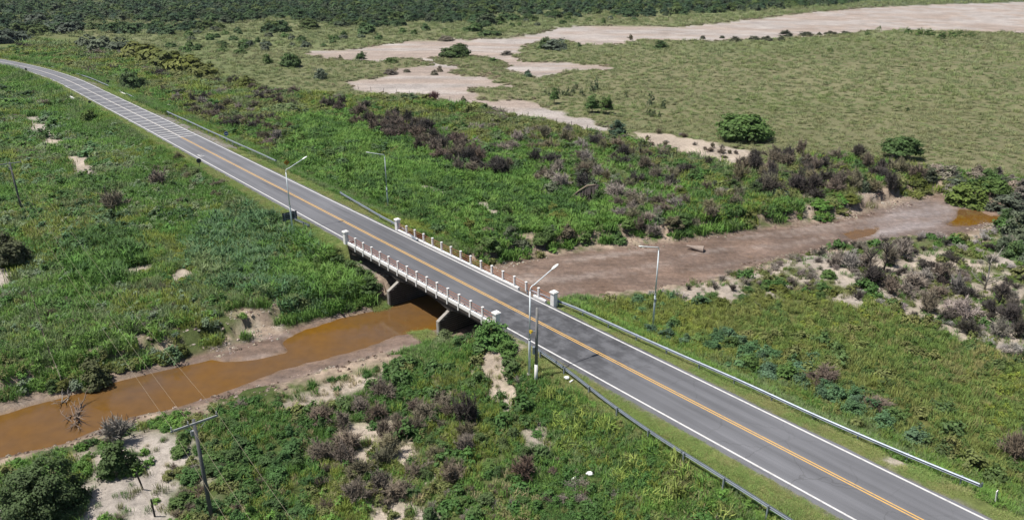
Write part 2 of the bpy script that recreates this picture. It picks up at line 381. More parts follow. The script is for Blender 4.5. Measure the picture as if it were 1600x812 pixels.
    ec = np.array([.25,.195,.15])*(.35+1.3*fbm(x, y, 1.3, 101, 3))[:, None]
    col = col*(1-be[:, None])+ec*be[:, None]
    return np.clip(col, .01, .8), bm_*sstep(-4.30, -4.55, z), bm_, sm*deep
def build_ground():
    a1 = np.radians(52); th = np.concatenate([np.linspace(-math.pi, -a1, 50)[:-1], np.linspace(-a1, a1, 640), np.linspace(a1, math.pi, 50)[1:]])
    r = [12.0]
    while r[-1] < 9000: r.append(r[-1]*(1.0105 if 34 < r[-1] < 420 else 1.03 if r[-1] < 1500 else 1.08))
    r = np.array(r); T, R = np.meshgrid(th, r); X = (R*np.sin(T)).ravel(); Y = (R*np.cos(T)).ravel()
    Z = height(X, Y); nT, nR = len(th), len(r)
    i = np.arange(nR-1)[:, None]*nT+np.arange(nT-1)[None, :]
    F = np.stack([i, i+1, i+nT+1, i+nT], -1).reshape(-1, 4)[:, ::-1]
    cap = [(j, j+1, -1) for j in range(nT-1)]
    V = np.concatenate([np.stack([X, Y, Z], 1), [[0, 0, -2.3]]]); c = len(V)-1
    me = bpy.data.meshes.new('ground'); me.from_pydata(V, [], F.tolist()+[(j+1, j, c)[::-1] for j in range(nT-1)])
    col, wet, mud, salt = ground_colour(V[:, 0], V[:, 1])
    ca = me.color_attributes.new('alb', 'FLOAT_COLOR', 'POINT'); ca.data.foreach_set('color', np.concatenate([col, np.ones((len(V), 1))], 1).ravel().astype(np.float32))
    wa = me.attributes.new('wet', 'FLOAT', 'POINT'); wa.data.foreach_set('value', wet.astype(np.float32))
    for nm_, dat in (('mud', mud), ('salt', salt)): me.attributes.new(nm_, 'FLOAT', 'POINT').data.foreach_set('value', dat.astype(np.float32))
    me.polygons.foreach_set('use_smooth', [True]*len(me.polygons))
    m, n, l, b = newmat('ground', .95, .12); co = objco(n)
    A = n.new('ShaderNodeAttribute'); A.attribute_name = 'alb'
    f1 = noise(n, l, 1.6, 6, .7, co); f2 = noise(n, l, .16, 4, .6, co); f3 = noise(n, l, 9, 3, .6, co)
    g = mathn(n, l, 'MULTIPLY', maprange(n, l, f1, .3, .7, .68, 1.3), maprange(n, l, f2, .3, .7, .86, 1.14))
    g = mathn(n, l, 'MULTIPLY', g, maprange(n, l, f3, .3, .7, .85, 1.15))
    def streak(att, rot, sc, scale, lo, hi):                      # silt and salt lie in streaks
        q = n.new('ShaderNodeAttribute'); q.attribute_name = att; mp = n.new('ShaderNodeMapping'); mp.inputs['Rotation'].default_value = (0, 0, rot); mp.inputs['Scale'].default_value = sc; l.new(co, mp.inputs[0])
        nz = maprange(n, l, noise(n, l, scale, 6, .7, mp.outputs[0]), .32, .68, lo, hi); k = n.new('ShaderNodeMix'); k.data_type = 'FLOAT'; l.new(q.outputs['Fac'], k.inputs[0]); k.inputs[2].default_value = 1; l.new(nz, k.inputs[3]); return k.outputs[0]
    g = mathn(n, l, 'MULTIPLY', g, mathn(n, l, 'MULTIPLY', streak('mud', -.45, (.16, .9, 1), .8, .74, 1.24), streak('salt', 0, (.10, .45, 1), .5, .80, 1.10)))
    l.new(vmul(n, l, A.outputs['Color'], g), b.inputs['Base Color'])
    wt = n.new('ShaderNodeAttribute'); wt.attribute_name = 'wet'
    l.new(maprange(n, l, wt.outputs['Fac'], 0, 1, .95, .42), b.inputs['Roughness']); l.new(maprange(n, l, wt.outputs['Fac'], 0, 1, .12, .5), b.inputs['Specular IOR Level'])
    bump(n, l, b, mathn(n, l, 'ADD', f1, mathn(n, l, 'MULTIPLY', f3, .4)), .7, .25)
    me.materials.append(m); me.validate()
    o = bpy.data.objects.new('ground', me); C.objects.link(o)
    tag(o, 'uneven ground of green scrub, olive plain, pale salt flat and creek banks', 'ground', kind='structure')
build_ground()

# ------------------------------------------------------------------ water
def watermat():
    m, n, l, b = newmat('muddy_water', .07, .5); co = objco(n)
    f = maprange(n, l, noise(n, l, .10, 5, .6, co), .35, .65, 0, 1)
    c = mixc(n, l, f, (.135,.064,.008), (.105,.060,.027)); g = maprange(n, l, noise(n, l, .9, 4, .6, co), .3, .7, .9, 1.1)
    l.new(vmul(n, l, c, g), b.inputs['Base Color']); b.inputs['IOR'].default_value = 1.33
    bump(n, l, b, noise(n, l, 2.5, 3, .5, co), .06, .05); return m
M['water'] = watermat()
def water(poly, name, label):
    c = poly.mean(0); P = poly.copy()
    bm = bmesh.new(); vs_ = [bm.verts.new((p[0], p[1], WATER_Z)) for p in P]; f = bm.faces.new(vs_); bmesh.ops.triangulate(bm, faces=[f])
    me = bpy.data.meshes.new(name); bmesh.ops.recalc_face_normals(bm, faces=bm.faces)
    for fc in bm.faces:
        if fc.normal.z < 0: fc.normal_flip()
    bm.to_mesh(me); bm.free(); me.materials.append(M['water']); o = bpy.data.objects.new(name, me); C.objects.link(o); tag(o, label, 'water', kind='structure')
def grow(P, d):
    nx = np.roll(P, -1, 0)-np.roll(P, 1, 0); nn = np.stack([nx[:, 1], -nx[:, 0]], 1); nn /= np.linalg.norm(nn, axis=1)[:, None]+1e-9
    A = .5*np.sum(P[:, 0]*np.roll(P[:, 1], -1)-P[:, 1]*np.roll(P[:, 0], -1)); return P+nn*d*(1 if A > 0 else -1)
water(grow(water_main, .9), 'creek_water', 'shallow ochre brown creek water running under the bridge')
for p, lb in zip(water_pools, ('small ochre puddle lying on the drying creek bed', 'brown pool at the upstream bend of the creek bed')): water(grow(p, .5), 'creek_pool', lb)

# ------------------------------------------------------------------ road
def roadmat():
    m, n, l, b = newmat('asphalt', .85, .3)
    uv = n.new('ShaderNodeAttribute'); uv.attribute_name = 'st'; sx = n.new('ShaderNodeSeparateXYZ'); l.new(uv.outputs['Vector'], sx.inputs[0]); co = objco(n)
    # wheel tracks and streaks run along the lane
    mp = n.new('ShaderNodeMapping'); mp.inputs['Scale'].default_value = (.05, 1.4, 1); l.new(uv.outputs['Vector'], mp.inputs[0])
    st = maprange(n, l, noise(n, l, 1.0, 5, .65, mp.outputs[0]), .3, .7, .82, 1.16)
    fine = maprange(n, l, noise(n, l, 14, 3, .7, co), .3, .7, .88, 1.12)
    big = maprange(n, l, noise(n, l, .09, 4, .6, co), .3, .7, .88, 1.12)
    tt = mathn(n, l, 'ABSOLUTE', mathn(n, l, 'SUBTRACT', mathn(n, l, 'ABSOLUTE', sx.outputs[1], 0), 1.75), 0)
    tr = maprange(n, l, mathn(n, l, 'ABSOLUTE', mathn(n, l, 'SUBTRACT', tt, .85), 0), 0, .5, .90, 1.03)
    # fresh dark patching past the bridge
    d1 = mathn(n, l, 'ABSOLUTE', mathn(n, l, 'SUBTRACT', sx.outputs[0], 124.0), 0)
    pm = mathn(n, l, 'MULTIPLY', maprange(n, l, d1, 7, 13, 1, 0), maprange(n, l, noise(n, l, .55, 5, .65, co), .42, .56, 0, 1))
    d2 = mathn(n, l, 'ABSOLUTE', mathn(n, l, 'SUBTRACT', sx.outputs[0], 62.0), 0)
    pm2 = mathn(n, l, 'MULTIPLY', maprange(n, l, d2, 12, 22, 1, 0), maprange(n, l, noise(n, l, .5, 5, .7, mp.outputs[0]), .56, .64, 0, 1))
    base = mixc(n, l, mathn(n, l, 'MULTIPLY', mathn(n, l, 'MAXIMUM', pm, pm2), .75), (.120,.121,.131), (.054,.055,.060))
    # hairline cracks
    vo = n.new('ShaderNodeTexVoronoi'); vo.feature = 'DISTANCE_TO_EDGE'; vo.inputs['Scale'].default_value = .22; 
    wp = n.new('ShaderNodeVectorMath'); wp.operation = 'ADD'; nz = n.new('ShaderNodeTexNoise'); nz.inputs['Scale'].default_value = .8; l.new(co, nz.inputs['Vector'])
    l.new(co, wp.inputs[0]); l.new(nz.outputs['Color'], wp.inputs[1]); l.new(wp.outputs[0], vo.inputs['Vector'])
    ck = mathn(n, l, 'MULTIPLY', maprange(n, l, vo.outputs['Distance'], 0, .012, .45, 0), maprange(n, l, noise(n, l, .07, 2, .5, co), .45, .6, 0, 1))
    base = mixc(n, l, ck, base, (.05,.05,.05))
    d3 = mathn(n, l, 'ABSOLUTE', mathn(n, l, 'SUBTRACT', sx.outputs[0], 108.0), 0); older = maprange(n, l, d3, 22, 40, .80, 1.06)   # older, darker surfacing on and around the bridge
    g = mathn(n, l, 'MULTIPLY', mathn(n, l, 'MULTIPLY', mathn(n, l, 'MULTIPLY', st, older), fine), mathn(n, l, 'MULTIPLY', big, tr))
    l.new(vmul(n, l, base, g), b.inputs['Base Color']); bump(n, l, b, noise(n, l, 40, 2, .6, co), .3, .01); return m
M['asphalt'] = roadmat()
SS = np.concatenate([np.arange(-560, -90, 5), np.arange(-90, 240, 2.0)])
def strip(name, mat, t0, t1, z, ss, parent=None, wob=0, thick=0, seed=0):
    v = []; f = []; stv = []
    for k, s in enumerate(ss):
        w0 = wob*(float(vnoise(s, 0, 1.7, seed))-.5); w1 = wob*(float(vnoise(s, 9, 1.7, seed+1))-.5)
        for t in (t0+w0, t1+w1): v.append(W(s, t, z)); stv.append((s, t, 0))
    n = len(ss)
    for k in range(n-1): f.append((2*k, 2*k+2, 2*k+3, 2*k+1))
    if thick:
        b0 = len(v)
        for k, s in enumerate(ss):
            for t in (t0-.25, t1+.25): v.append(W(s, t, z-thick)); stv.append((s, t, 0))
        for k in range(n-1):
            f.append((b0+2*k, 2*k, 2*k+2, b0+2*k+2)[::-1]); f.append((2*k+1, b0+2*k+1, b0+2*k+3, 2*k+3)[::-1])
    me = bpy.data.meshes.new(name); me.from_pydata(v, [], f); a = me.attributes.new('st', 'FLOAT_VECTOR', 'POINT')
    a.data.foreach_set('vector', np.array(stv, np.float32).ravel()); me.materials.append(M[mat]); o = bpy.data.objects.new(name, me); C.objects.link(o); o.parent = parent
    if me.polygons[0].normal.z < 0: me.flip_normals()
    return o
def linemat(name, col, worn):
    m, n, l, b = newmat(name, .7, .3); co = objco(n); f = maprange(n, l, noise(n, l, 2.2, 7, .75, co), .50, .72, 0, worn)
    l.new(mixc(n, l, f, col, (.2,.195,.19)), b.inputs['Base Color']); return m
M['line_white'] = linemat('line_white', (.53,.52,.51), .75); M['line_yellow'] = linemat('line_yellow', (.56,.33,.09), .85)
M['line_faded'] = linemat('line_faded', (.50,.46,.42), .8)
fine = np.concatenate([np.arange(-560, -90, 5), np.arange(-90, 240, 1.0)])
road = strip('road', 'asphalt', -3.85, 3.85, 0, fine, wob=.28, thick=.22)
tag(road, 'grey two lane asphalt road with white edge lines and double yellow centre line', 'road', kind='structure')
strip('edge_line', 'line_white', 3.40, 3.58, .004, fine, road)
strip('edge_line', 'line_white', -3.58, -3.40, .004, fine, road)
for t in (.075, -.195): strip('centre_line', 'line_yellow', t, t+.12, .004, np.arange(0, 240, 1.0), road)
strip('centre_line', 'line_faded', -.10, .10, .004, np.concatenate([np.arange(-560, -90, 5), np.arange(-90, 1, 2.0)]), road)
for s in (-117,-104,-93,-83.5,-75.5,-67.8,-61.1,-54.9,-49.2,-43.9,-38.8,-34,-29.6,-25.3,-21.2,-17.4,-13.9,-10.7,-7.9,-5.2,-2.8,-.3):
    strip('warning_stripe', 'line_white', -3.38, 3.38, .009, np.array([s-.16, s+.16]), road)
for s0, s1, t0, t1 in ((19.6, 21.6, -2.9, -2.75), (20.3, 20.5, -2.75, -2.2), (21.3, 21.6, -2.75, -2.1), (19.6, 19.8, -2.75, -2.4)):
    strip('painted_mark', 'line_white', t0, t1, .012, np.array([s0, s1]), road)

# ------------------------------------------------------------------ bridge
def part(mb, name, mat, root, **k):
    L = Vector((0, 0, 0)); r = root
    while r is not None: L += Vector(r.location); r = r.parent
    mb.v = [(p[0]-L.x, p[1]-L.y, p[2]-L.z) for p in mb.v]
    return mb.build(name, mat, root, **k)
bridge = empty('road_bridge', W((BR0+BR1)/2, 0, -5.2))
tag(bridge, 'short concrete road bridge with white posts and rusty pipe rails over the creek', 'bridge')
part(MB().box((BR0+.02, -4.12, -.55), (BR1-.02, 4.12, -.225), W), 'deck_slab', 'concrete', bridge)
PIER = (98.5, 109.6)
def haunch(t0, t1, name):
    top = -.552; pts = []; knots = [BR0+.4, PIER[0], PIER[1], BR1-.4]
    for i in range(3):
        a, b = knots[i], knots[i+1]
        for k in range(9):
            x = k/8; s = a+(b-a)*x
            if i and k == 0: continue
            pts.append((s, -1.0-.55*(abs(2*x-1))**2.2))
    v = []; f = []; n = len(pts)
    for s, z in pts:
        for t in (t0, t1): v += [W(s, t, top), W(s, t, z)]
    for k in range(n-1):
        a = 4*k; b = a+4
        f += [(a, b, b+1, a+1), (a+2, a+3, b+3, b+2), (a+1, b+1, b+3, a+3), (a, a+2, b+2, b)]
    f += [(0, 1, 3, 2), (4*n-4, 4*n-2, 4*n-1, 4*n-3)]
    part(MB().add(v, f), name, 'concrete_shaded', bridge)
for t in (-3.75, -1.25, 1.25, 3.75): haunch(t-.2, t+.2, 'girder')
for i, ps in enumerate(PIER):
    prof = [(-5.5,-6.2),(-5.5,-2.55),(-3.9,-1.60),(3.9,-1.60),(5.5,-2.55),(5.5,-6.2)]
    pw = part(MB().prism(prof, lambda t, z: W(ps-.24, t, z), lambda t, z: W(ps+.24, t, z)), 'pier_wall', 'concrete', bridge, bevel=.03)
    pw.location = (0, 0, 0)
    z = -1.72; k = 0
    while z > -5.0:                                            # board marks left by the shuttering, their dark colour paints the face's shade
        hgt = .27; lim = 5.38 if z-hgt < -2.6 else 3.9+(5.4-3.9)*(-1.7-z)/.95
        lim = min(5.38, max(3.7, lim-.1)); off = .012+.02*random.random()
        part(MB().box((ps-.24-off, -lim, z-hgt+.035), (ps+.24+off, lim, z), W), 'shuttering_course', 'concrete_shaded', pw); z -= hgt
for s, sg in ((BR0, -1), (BR1, 1)):
    a, b = sorted((s, s+sg*.6))
    part(MB().box((a, -4.35, -6), (b, 4.35, -.24), W), 'abutment', 'concrete', bridge)
    for sd in (-1, 1):
        x0, x1 = sorted((s+sg*.62, s+sg*3.1)); t0, t1 = sorted((sd*4.2, sd*4.62))
        prof = [(s+sg*.62,-5),(s+sg*.62,-.40),(s+sg*1.5,-.45),(s+sg*3.1,-1.7),(s+sg*3.1,-5)]
        part(MB().prism(prof, lambda q, z: W(q, t0, z), lambda q, z: W(q, t1, z)), 'wing_wall', 'concrete', bridge)
for sd in (-1, 1):
    t0, t1 = sorted((sd*3.92, sd*4.20))
    segs = ((BR0-.3, BR1+.2),) if sd < 0 else ((BR0-.3, 112.9), (115.6, BR1-.9))
    for a, b in segs:
        part(MB().box((a, t0, -.223), (b, t1, .20), W), 'kerb', 'white_paint', bridge, bevel=.025)
    e0, e1 = sorted((sd*4.122, sd*4.19)); part(MB().box((BR0, e0, -.62), (BR1, e1, -.225), W), 'fascia', 'concrete_shaded', bridge)
    tp = sd*4.06
    N = 14; gap = (BR1-BR0)/(N+1)
    for k in range(N):
        s = BR0+gap*(k+1)
        lean = random.uniform(-.015, .015); zt = 1.36+random.uniform(-.02, .02)
        mb = MB().box((s-.115, tp-.115, .195), (s+.115, tp+.115, zt-.12), W).box((s-.14, tp-.14, zt-.12), (s+.14, tp+.14, zt), W)
        q0, q1 = sorted((sd*4.203, sd*4.29)); mb.box((s-.10, q0, -.60), (s+.10, q1, .30), W)
        mb.v = [(p[0]+lean*max(0, p[2]), p[1], p[2]) for p in mb.v]
        part(mb, 'rail_post', 'white_paint', bridge, bevel=.015)
    for z in (.50, .82, 1.14):
        mb = MB(); pts = [W(BR0-.2+(BR1-BR0+.4)*k/30, tp, z+.02*math.sin(k*1.7+z*9)) for k in range(31)]
        part(mb.tube(pts, .036, 6), 'pipe_rail', 'rust', bridge)
    for s in (BR0-.45, BR1+.30):
        z0 = -1.2; ob = part(MB().box((s-.30, sd*4.15-.30, z0), (s+.30, sd*4.15+.30, 1.50), W), 'end_pillar', 'white_paint', bridge, bevel=.03)
        part(MB().box((s-.39, sd*4.15-.39, 1.50), (s+.39, sd*4.15+.39, 1.66), W).box((s-.30, sd*4.15-.30, 1.66), (s+.30, sd*4.15+.30, 1.74), W), 'cap', 'white_paint', ob, bevel=.02)

# ------------------------------------------------------------------ guardrails
WPROF = [(.0,.31),(.03,.305),(.10,.25),(.10,.22),(.0,.175),(.0,.135),(.10,.09),(.10,.06),(.03,.005),(.0,.0)]
def guardrail(pts, label, post_gap=3.8, dull=False, endcap=True, sag=None):
    pts = [(s, t) for s, t in pts]; S = np.array([p[0] for p in pts]); Tt = np.array([p[1] for p in pts])
    n = max(2, int((S[-1]-S[0])/1.0)); ss = np.linspace(S[0], S[-1], n); tt = np.interp(ss, S, Tt)
    k = np.ones(5)/5
    if n > 8: tt[2:-2] = np.convolve(tt, k, 'valid')
    sgn = 1 if tt.mean() > 0 else -1
    gx = [W(s, t) for s, t in zip(ss, tt)]; gz = height(np.array([p[0] for p in gx]), np.array([p[1] for p in gx]))
    gz = np.maximum(gz, -.45); gz = np.convolve(np.pad(gz, 3, 'edge'), np.ones(7)/7, 'valid')
    m0 = W(ss[0], tt[0], gz[0]); root = empty('guardrail', (m0[0], m0[1], gz[0])); tag(root, label, 'guardrail', 'steel guardrails along the road')
    v = []; f = []; m = len(WPROF)
    for s, t, z in zip(ss, tt, gz):
        for off, hh in WPROF: v.append(W(s, t-sgn*off, z+.46+hh+.02*math.sin(s*.31)))
        for off, hh in WPROF: v.append(W(s, t-sgn*(off-.008), z+.46+hh+.02*math.sin(s*.31)))
    for i in range(n-1):
        a = i*2*m; b = a+2*m
        for j in range(m-1):
            f += [(a+j, a+j+1, b+j+1, b+j), (a+m+j, b+m+j, b+m+j+1, a+m+j+1)]
    part(MB().add(v, f), 'beam', 'galv_dull' if dull else 'galv', root)
    if endcap:
        for e in ((-1,) if endcap is True else endcap):
            s, t, z = ss[e], tt[e], gz[e]; dirn = 1 if e == -1 else -1
            mb = MB(); q = []
            for kk in range(7):
                an = math.pi*kk/6; q.append((s+dirn*.16*math.sin(an)+dirn*.01, t+sgn*(-.04+.16*(1-math.cos(an)))))
            vv = [W(a, b, z+.46+hh) for a, b in q for hh in (0.0, .31)]
            mb.add(vv, [(2*i, 2*i+2, 2*i+3, 2*i+1) for i in range(6)]); part(mb, 'end_cap', 'galv', root)
    s = ss[0]+.5
    while s < ss[-1]:
        t = float(np.interp(s, ss, tt)); z = float(np.interp(s, ss, gz)); p = W(s, t+sgn*.07); zg = min(hz(p[0], p[1]), z)-.25
        a0, a1 = sorted((t+sgn*.012, t+sgn*.14))
        part(MB().box((s-.05, a0, zg), (s+.05, a1, z+.74), W), 'post', 'galv_dull', root); s += post_gap
guardrail([(126.2,-4.75),(131,-5.2),(135.3,-5.9),(144,-6.7),(150,-6.9),(156,-7.2),(176,-7.4)], 'long steel guardrail beside the lamp post and grey concrete pole at the bridge end', endcap=(0,))
guardrail([(114.6,4.55),(118,4.75),(122.3,4.9),(129,5.0),(147,5.8),(156,6.4),(161.9,6.9)], 'long steel guardrail ending beside the striped marker post', endcap=(0,-1))
guardrail([(63.3,6.5),(72,5.5),(81,4.75),(86,4.62),(91.2,3.72)], 'short steel guardrail running onto the bridge kerb past the end pillar', endcap=(0,-1))
guardrail([(-34,7.0),(4,7.0),(35,7.2)], 'straight steel guardrail alongside the bare gravel lay-by', dull=True)
guardrail([(-165,6.2),(-118,6.9),(-79.5,7.0)], 'weathered guardrail following the road bend up to the culvert', dull=True, endcap=(0,))
guardrail([(-73.5,7.0),(-58,6.8),(-43.5,6.7)], 'weathered guardrail between the culvert and the boulder', dull=True)
guardrail([(70.6,-5.8),(76.5,-5.3)], 'stub of guardrail behind the dark sign board', endcap=(-1,))

# ------------------------------------------------------------------ culvert headwalls
for sd, lb in ((-1, 'white culvert headwall in the grass below the striped road section'), (1, 'low white culvert headwall between two weathered guardrails')):
    t = sd*6.9; p = W(culvert_s, t); z = hz(*W(culvert_s, sd*7.6)[:2])
    r = empty('culvert_headwall', (p[0], p[1], z)); tag(r, lb, 'headwall', 'culvert headwalls')
    a, b = sorted((t-.2, t+.2)); zt = .15 if sd < 0 else .0
    part(MB().box((culvert_s-3.0, a, zt-.55), (culvert_s+3.0, b, zt), W), 'parapet', 'white_paint', r, bevel=.03)
    for x0, x1 in ((-2.9, -1.25), (1.25, 2.9)): part(MB().box((culvert_s+x0, a+.02, z-.6), (culvert_s+x1, b-.02, zt-.552), W), 'wall', 'concrete', r)
    part(MB().box((culvert_s-1.245, t-.05, z-.6), (culvert_s+1.245, t+.05, zt-.56), W), 'barrel_shade', 'black', r)  # black panel painted as the shade inside the barrel
    for q in (-1, 1):
        e0, e1 = sorted((t+sd*.21, t+sd*1.9)); prof = [(e0, z-.6), (e1, z-.6), (e1, zt-1.3 if sd > 0 else zt-.43), (e0, zt-.43 if sd > 0 else zt-1.3)]
        f0, f1 = sorted((culvert_s+q*2.85, culvert_s+q*3.15)); part(MB().prism([(e0, z-.6), (e1, z-.6), (e1 , zt-.9), (e0, zt-.45)] if sd > 0 else [(e0, z-.6), (e1, z-.6), (e1, zt-.45), (e0, zt-.9)], lambda a_, b_: W(f0, a_, b_), lambda a_, b_: W(f1, a_, b_)), 'wing_wall', 'concrete', r)

# ------------------------------------------------------------------ street lamps
def street_lamp(u, v, label, toward, elbow, reach, rise, box=True):
    x, y, z = at1(u, v); r = empty('street_lamp', (x, y, z)); tag(r, label, 'street lamp', 'street lamps by the bridge')
    h = elbow; sg = toward; nx, ny = RN[0]*sg, RN[1]*sg
    b = MB().tube([(0,0,-.6),(0,0,.25)], .26, 10).build('footing', 'concrete', r)
    MB().tube([(0,0,.2),(0,0,h*.42),(0,0,h*.42+.08)], [.115,.11,.08], 10).build('lower_pole', 'pole_white', r, smooth=True)
    mid = h*.42
    MB().tube([(0,0,mid),(0,0,h-.5)], [.082,.068], 10).build('upper_pole', 'pole_grey' if 'grey' in label else 'pole_white', r, smooth=True)
    pts = [(0,0,h-.52)]
    for k in range(7):
        a = k/6; pts.append((nx*.45*a*a, ny*.45*a*a, h-.45+.45*(1-(1-a)**2)))
    e = Vector(pts[-1]); pts.append((nx*reach, ny*reach, h+rise))
    MB().tube(pts, .048, 8).build('arm', 'pole_white', r, smooth=True)
    d = (Vector((nx*reach, ny*reach, h+rise))-e).normalized(); p0 = Vector((nx*reach, ny*reach, h+rise))-d*.1
    L = .85; side = d.cross(Vector((0,0,1))).normalized(); up = side.cross(d)
    mb = MB(); ring = []
    for f_, wd, ht in ((0,.06,.05),(.12,.12,.07),(.45,.17,.09),(.8,.15,.07),(1,.07,.03)):
        c = p0+d*L*f_
        ring.append([c+side*wd*a+up*ht*bb for a, bb in ((-1,-.35),(-.9,.5),(-.4,1),(.4,1),(.9,.5),(1,-.35))])
    vv = [p for rg in ring for p in rg]; ff = []
    for i in range(4):
        for j in range(6): ff.append((i*6+j, i*6+(j+1) % 6, i*6+6+(j+1) % 6, i*6+6+j))
    ff += [tuple(range(6))[::-1], tuple(range(24, 30))]
    lum = mb.add(vv, ff).build('luminaire', 'lamp_head', r, smooth=False)
    MB().add([p0+d*L*.2-side*.11-up*.045, p0+d*L*.85-side*.11-up*.045, p0+d*L*.85+side*.11-up*.045, p0+d*L*.2+side*.11-up*.045], [(0,1,2,3)]).build('lens', 'ceramic', lum)
    if box: MB().box((-.13,-.2,mid-.9),(.13,-.08,mid-.5)).build('junction_box', 'galv_dull', r, bevel=.02)
    MB().tube([(0,0,mid-.06),(0,0,mid+.05)], .125, 10).build('collar', 'black', r)
    return r
street_lamp(827, 587, 'white street lamp next to a slim concrete pole at the guardrail start', 1, 9.35, 2.75, 1.0, False)
street_lamp(1020, 511, 'white street lamp in weeds behind the long guardrail facing the creek bed', -1, 9.75, 2.65, .62)
street_lamp(457.6, 363, 'white street lamp rising beside the dark rectangular sign back', 1, 9.6, 2.75, 1.0, False)
street_lamp(606.4, 327, 'grey street lamp in tall green grass behind the short bridge guardrail', -1, 9.5, 2.65, .62)

# grey concrete pole with siren and meter box
x, y, z = at1(837.5, 596); r = empty('concrete_pole', (x, y, z)); tag(r, 'grey concrete pole with white foot, meter box and yellow siren beside a street lamp', 'pole')
MB().tube([(0,0,-.5),(0,0,1.9)], [.165,.16], 10).build('painted_foot', 'white_paint', r, smooth=True)
MB().tube([(0,0,1.9),(0,0,7.7)], [.158,.11], 10).build('shaft', 'pole_concrete', r, smooth=True)
MB().box((-.36,-.16,3.0),(-.14,.12,3.75)).build('meter_box', 'galv', r, bevel=.02)
sir = MB().tube([(-.34,-.02,5.35),(-.50,-.10,5.35),(-.60,-.16,5.35)], [.05,.16,.20], 10).build('siren_horn', 'yellow', r)
MB().tube([(-.05,0,5.35),(-.36,-.02,5.35)], .035, 6).build('bracket', 'galv_dull', r)
MB().tube([(.12,-.02,1.9),(.115,-.03,7.2)], .022, 5).build('conduit', 'galv_dull', r)

# ------------------------------------------------------------------ power line
def ucopy(root, loc):
    c = copy_tree(root); c.location = loc; return c
fx, fy, fz = at1(331, 808); lx, ly, lz = at1(34.8, 331)
WD = Vector((lx-fx, ly-fy, 0)).normalized(); WS = Vector((WD.y, -WD.x, 0))
def util_pole(loc, label):
    r = empty('utility_pole', loc); tag(r, label, 'utility pole', 'poles of the power line'); h = 8.5
    MB().tube([(0,0,-.8),(0,0,h)], [.17,.115], 10).build('pole', 'utility', r, smooth=True)
    hw = 1.6; f = lambda a, b, c: tuple(WS*a+WD*b+Vector((0,0,c)))
    ca = MB().box((-hw,-.20,h-.32),(hw,-.12,h-.16), f).build('crossarm', 'crossarm', r, bevel=.01)
    for a in (-hw+.08, -.42, hw-.08):
        MB().tube([f(a,-.16,h-.17),f(a,-.16,h-.05),f(a,-.16,h-.04),f(a,-.16,h+.02),f(a,-.16,h+.03),f(a,-.16,h+.12)], [.02,.03,.065,.06,.045,.04], 8).build('insulator', 'ceramic', ca)
    for sg in (-1, 1): MB().tube([f(sg*.75,-.14,h-.33),f(sg*.1,-.12,h-.95)], .018, 5).build('brace', 'galv_dull', r)
    MB().box((-.30,.12,h-1.35),(.02,.30,h-.95), f).build('fuse_cutout', 'ceramic', r, bevel=.02)
    MB().tube([f(-.6,-.1,h-.35),f(-.45,.1,h-.8),f(-.2,.2,h-.95)], .012, 4).build('jumper', 'wire', r)
    return r
P1 = Vector((fx, fy, fz)); P2 = Vector((lx, ly, lz)); P3 = P1-(P2-P1)*.62; P3.z = hz(P3.x, P3.y)
util_pole(tuple(P1), 'dark utility pole with timber crossarm standing on the creek bank')
util_pole(tuple(P2), 'dark utility pole standing in green grass far from the creek')
util_pole(tuple(P3), 'dark utility pole carrying the line past the viewpoint')
for a, lb in ((-1.52,'left'), (-.42,'middle'), (1.52,'right')):
    mb = MB()
    for A, B in ((P3, P1), (P1, P2)):
        o = WS*a-WD*.16+Vector((0,0,8.62)); pts = []
        for k in range(25):
            q = k/24; p = (A+o).lerp(B+o, q); p.z -= 4*1.3*q*(1-q); pts.append(p)
        mb.tube(pts, .007, 4, True)
    o = mb.build('power_wire', 'wire'); tag(o, 'thin sagging overhead wire strung between the utility poles', 'wire', 'wires of the power line')

# ------------------------------------------------------------------ signs and marker post
def sign_post(s, t, label, cat='road sign', h=2.3): 
    p = W(s, t); z = hz(p[0], p[1]); r = empty('road_sign', (p[0], p[1], z)); r.rotation_euler = (0, 0, RZ); tag(r, label, cat); return r, z
def disc(r, x, z, rad, name, mat, th=.02, k=20, parent=None):
    return MB().tube([(x,0,z),(x+th,0,z)], rad, k).build(name, mat, parent or r)
def round_sign(s, t, label, face, rad=.42, h=2.1, facing=1):
    r, z = sign_post(s, t, label); MB().box((-.035,-.035,-.5),(.035,.035,h+rad)).build('post', 'galv_dull' if face == 'blue' else 'sign_back', r)
    pl = disc(r, .04 if facing > 0 else -.06, h, rad, 'sign_face' if facing > 0 else 'plate', 'white_paint' if face == 'blue' else 'sign_back')
    if face == 'blue':
        disc(r, .061, h, rad*.9, 'blue_field', 'blue', .004, parent=pl)
        MB().box((.067,-rad*.62,h-.11),(.071,rad*.62,h+.07)).build('white_bar', 'white_paint', pl)
    else:
        disc(r, -.084, h, rad*.97, 'front_face', 'white_paint', .02, parent=pl)
    return r
round_sign(6.7, 6.9+.9, 'round blue sign with white bar beyond the gravel lay-by', 'blue', .5, 2.1)
round_sign(30.5, -5.9, 'dark back of a round sign next to the painted road mark', 'back', .46, 1.7, -1)
round_sign(-58.5, -6.0, 'small dark back of a round sign near the white culvert headwall', 'back', .42, 1.3, -1)
round_sign(-148, -5.4, 'small dark back of a round sign at the road bend', 'back', .42, 1.5, -1)
round_sign(-101, 8.4, 'dark back of a round sign behind the bend guardrail', 'back', .46, 2.2, -1)
r, z = sign_post(38.6, 7.9, 'orange diamond warning sign with black curve arrow in scrub')
MB().box((-.035,-.035,-.5),(.035,.035,2.0)).build('post', 'galv_dull', r)
dm = MB().prism([(0,-.6),(.6,0),(0,.6),(-.6,0)], lambda a, b: (.04,a,1.75+b), lambda a, b: (.06,a,1.75+b)).build('plate', 'orange', r)
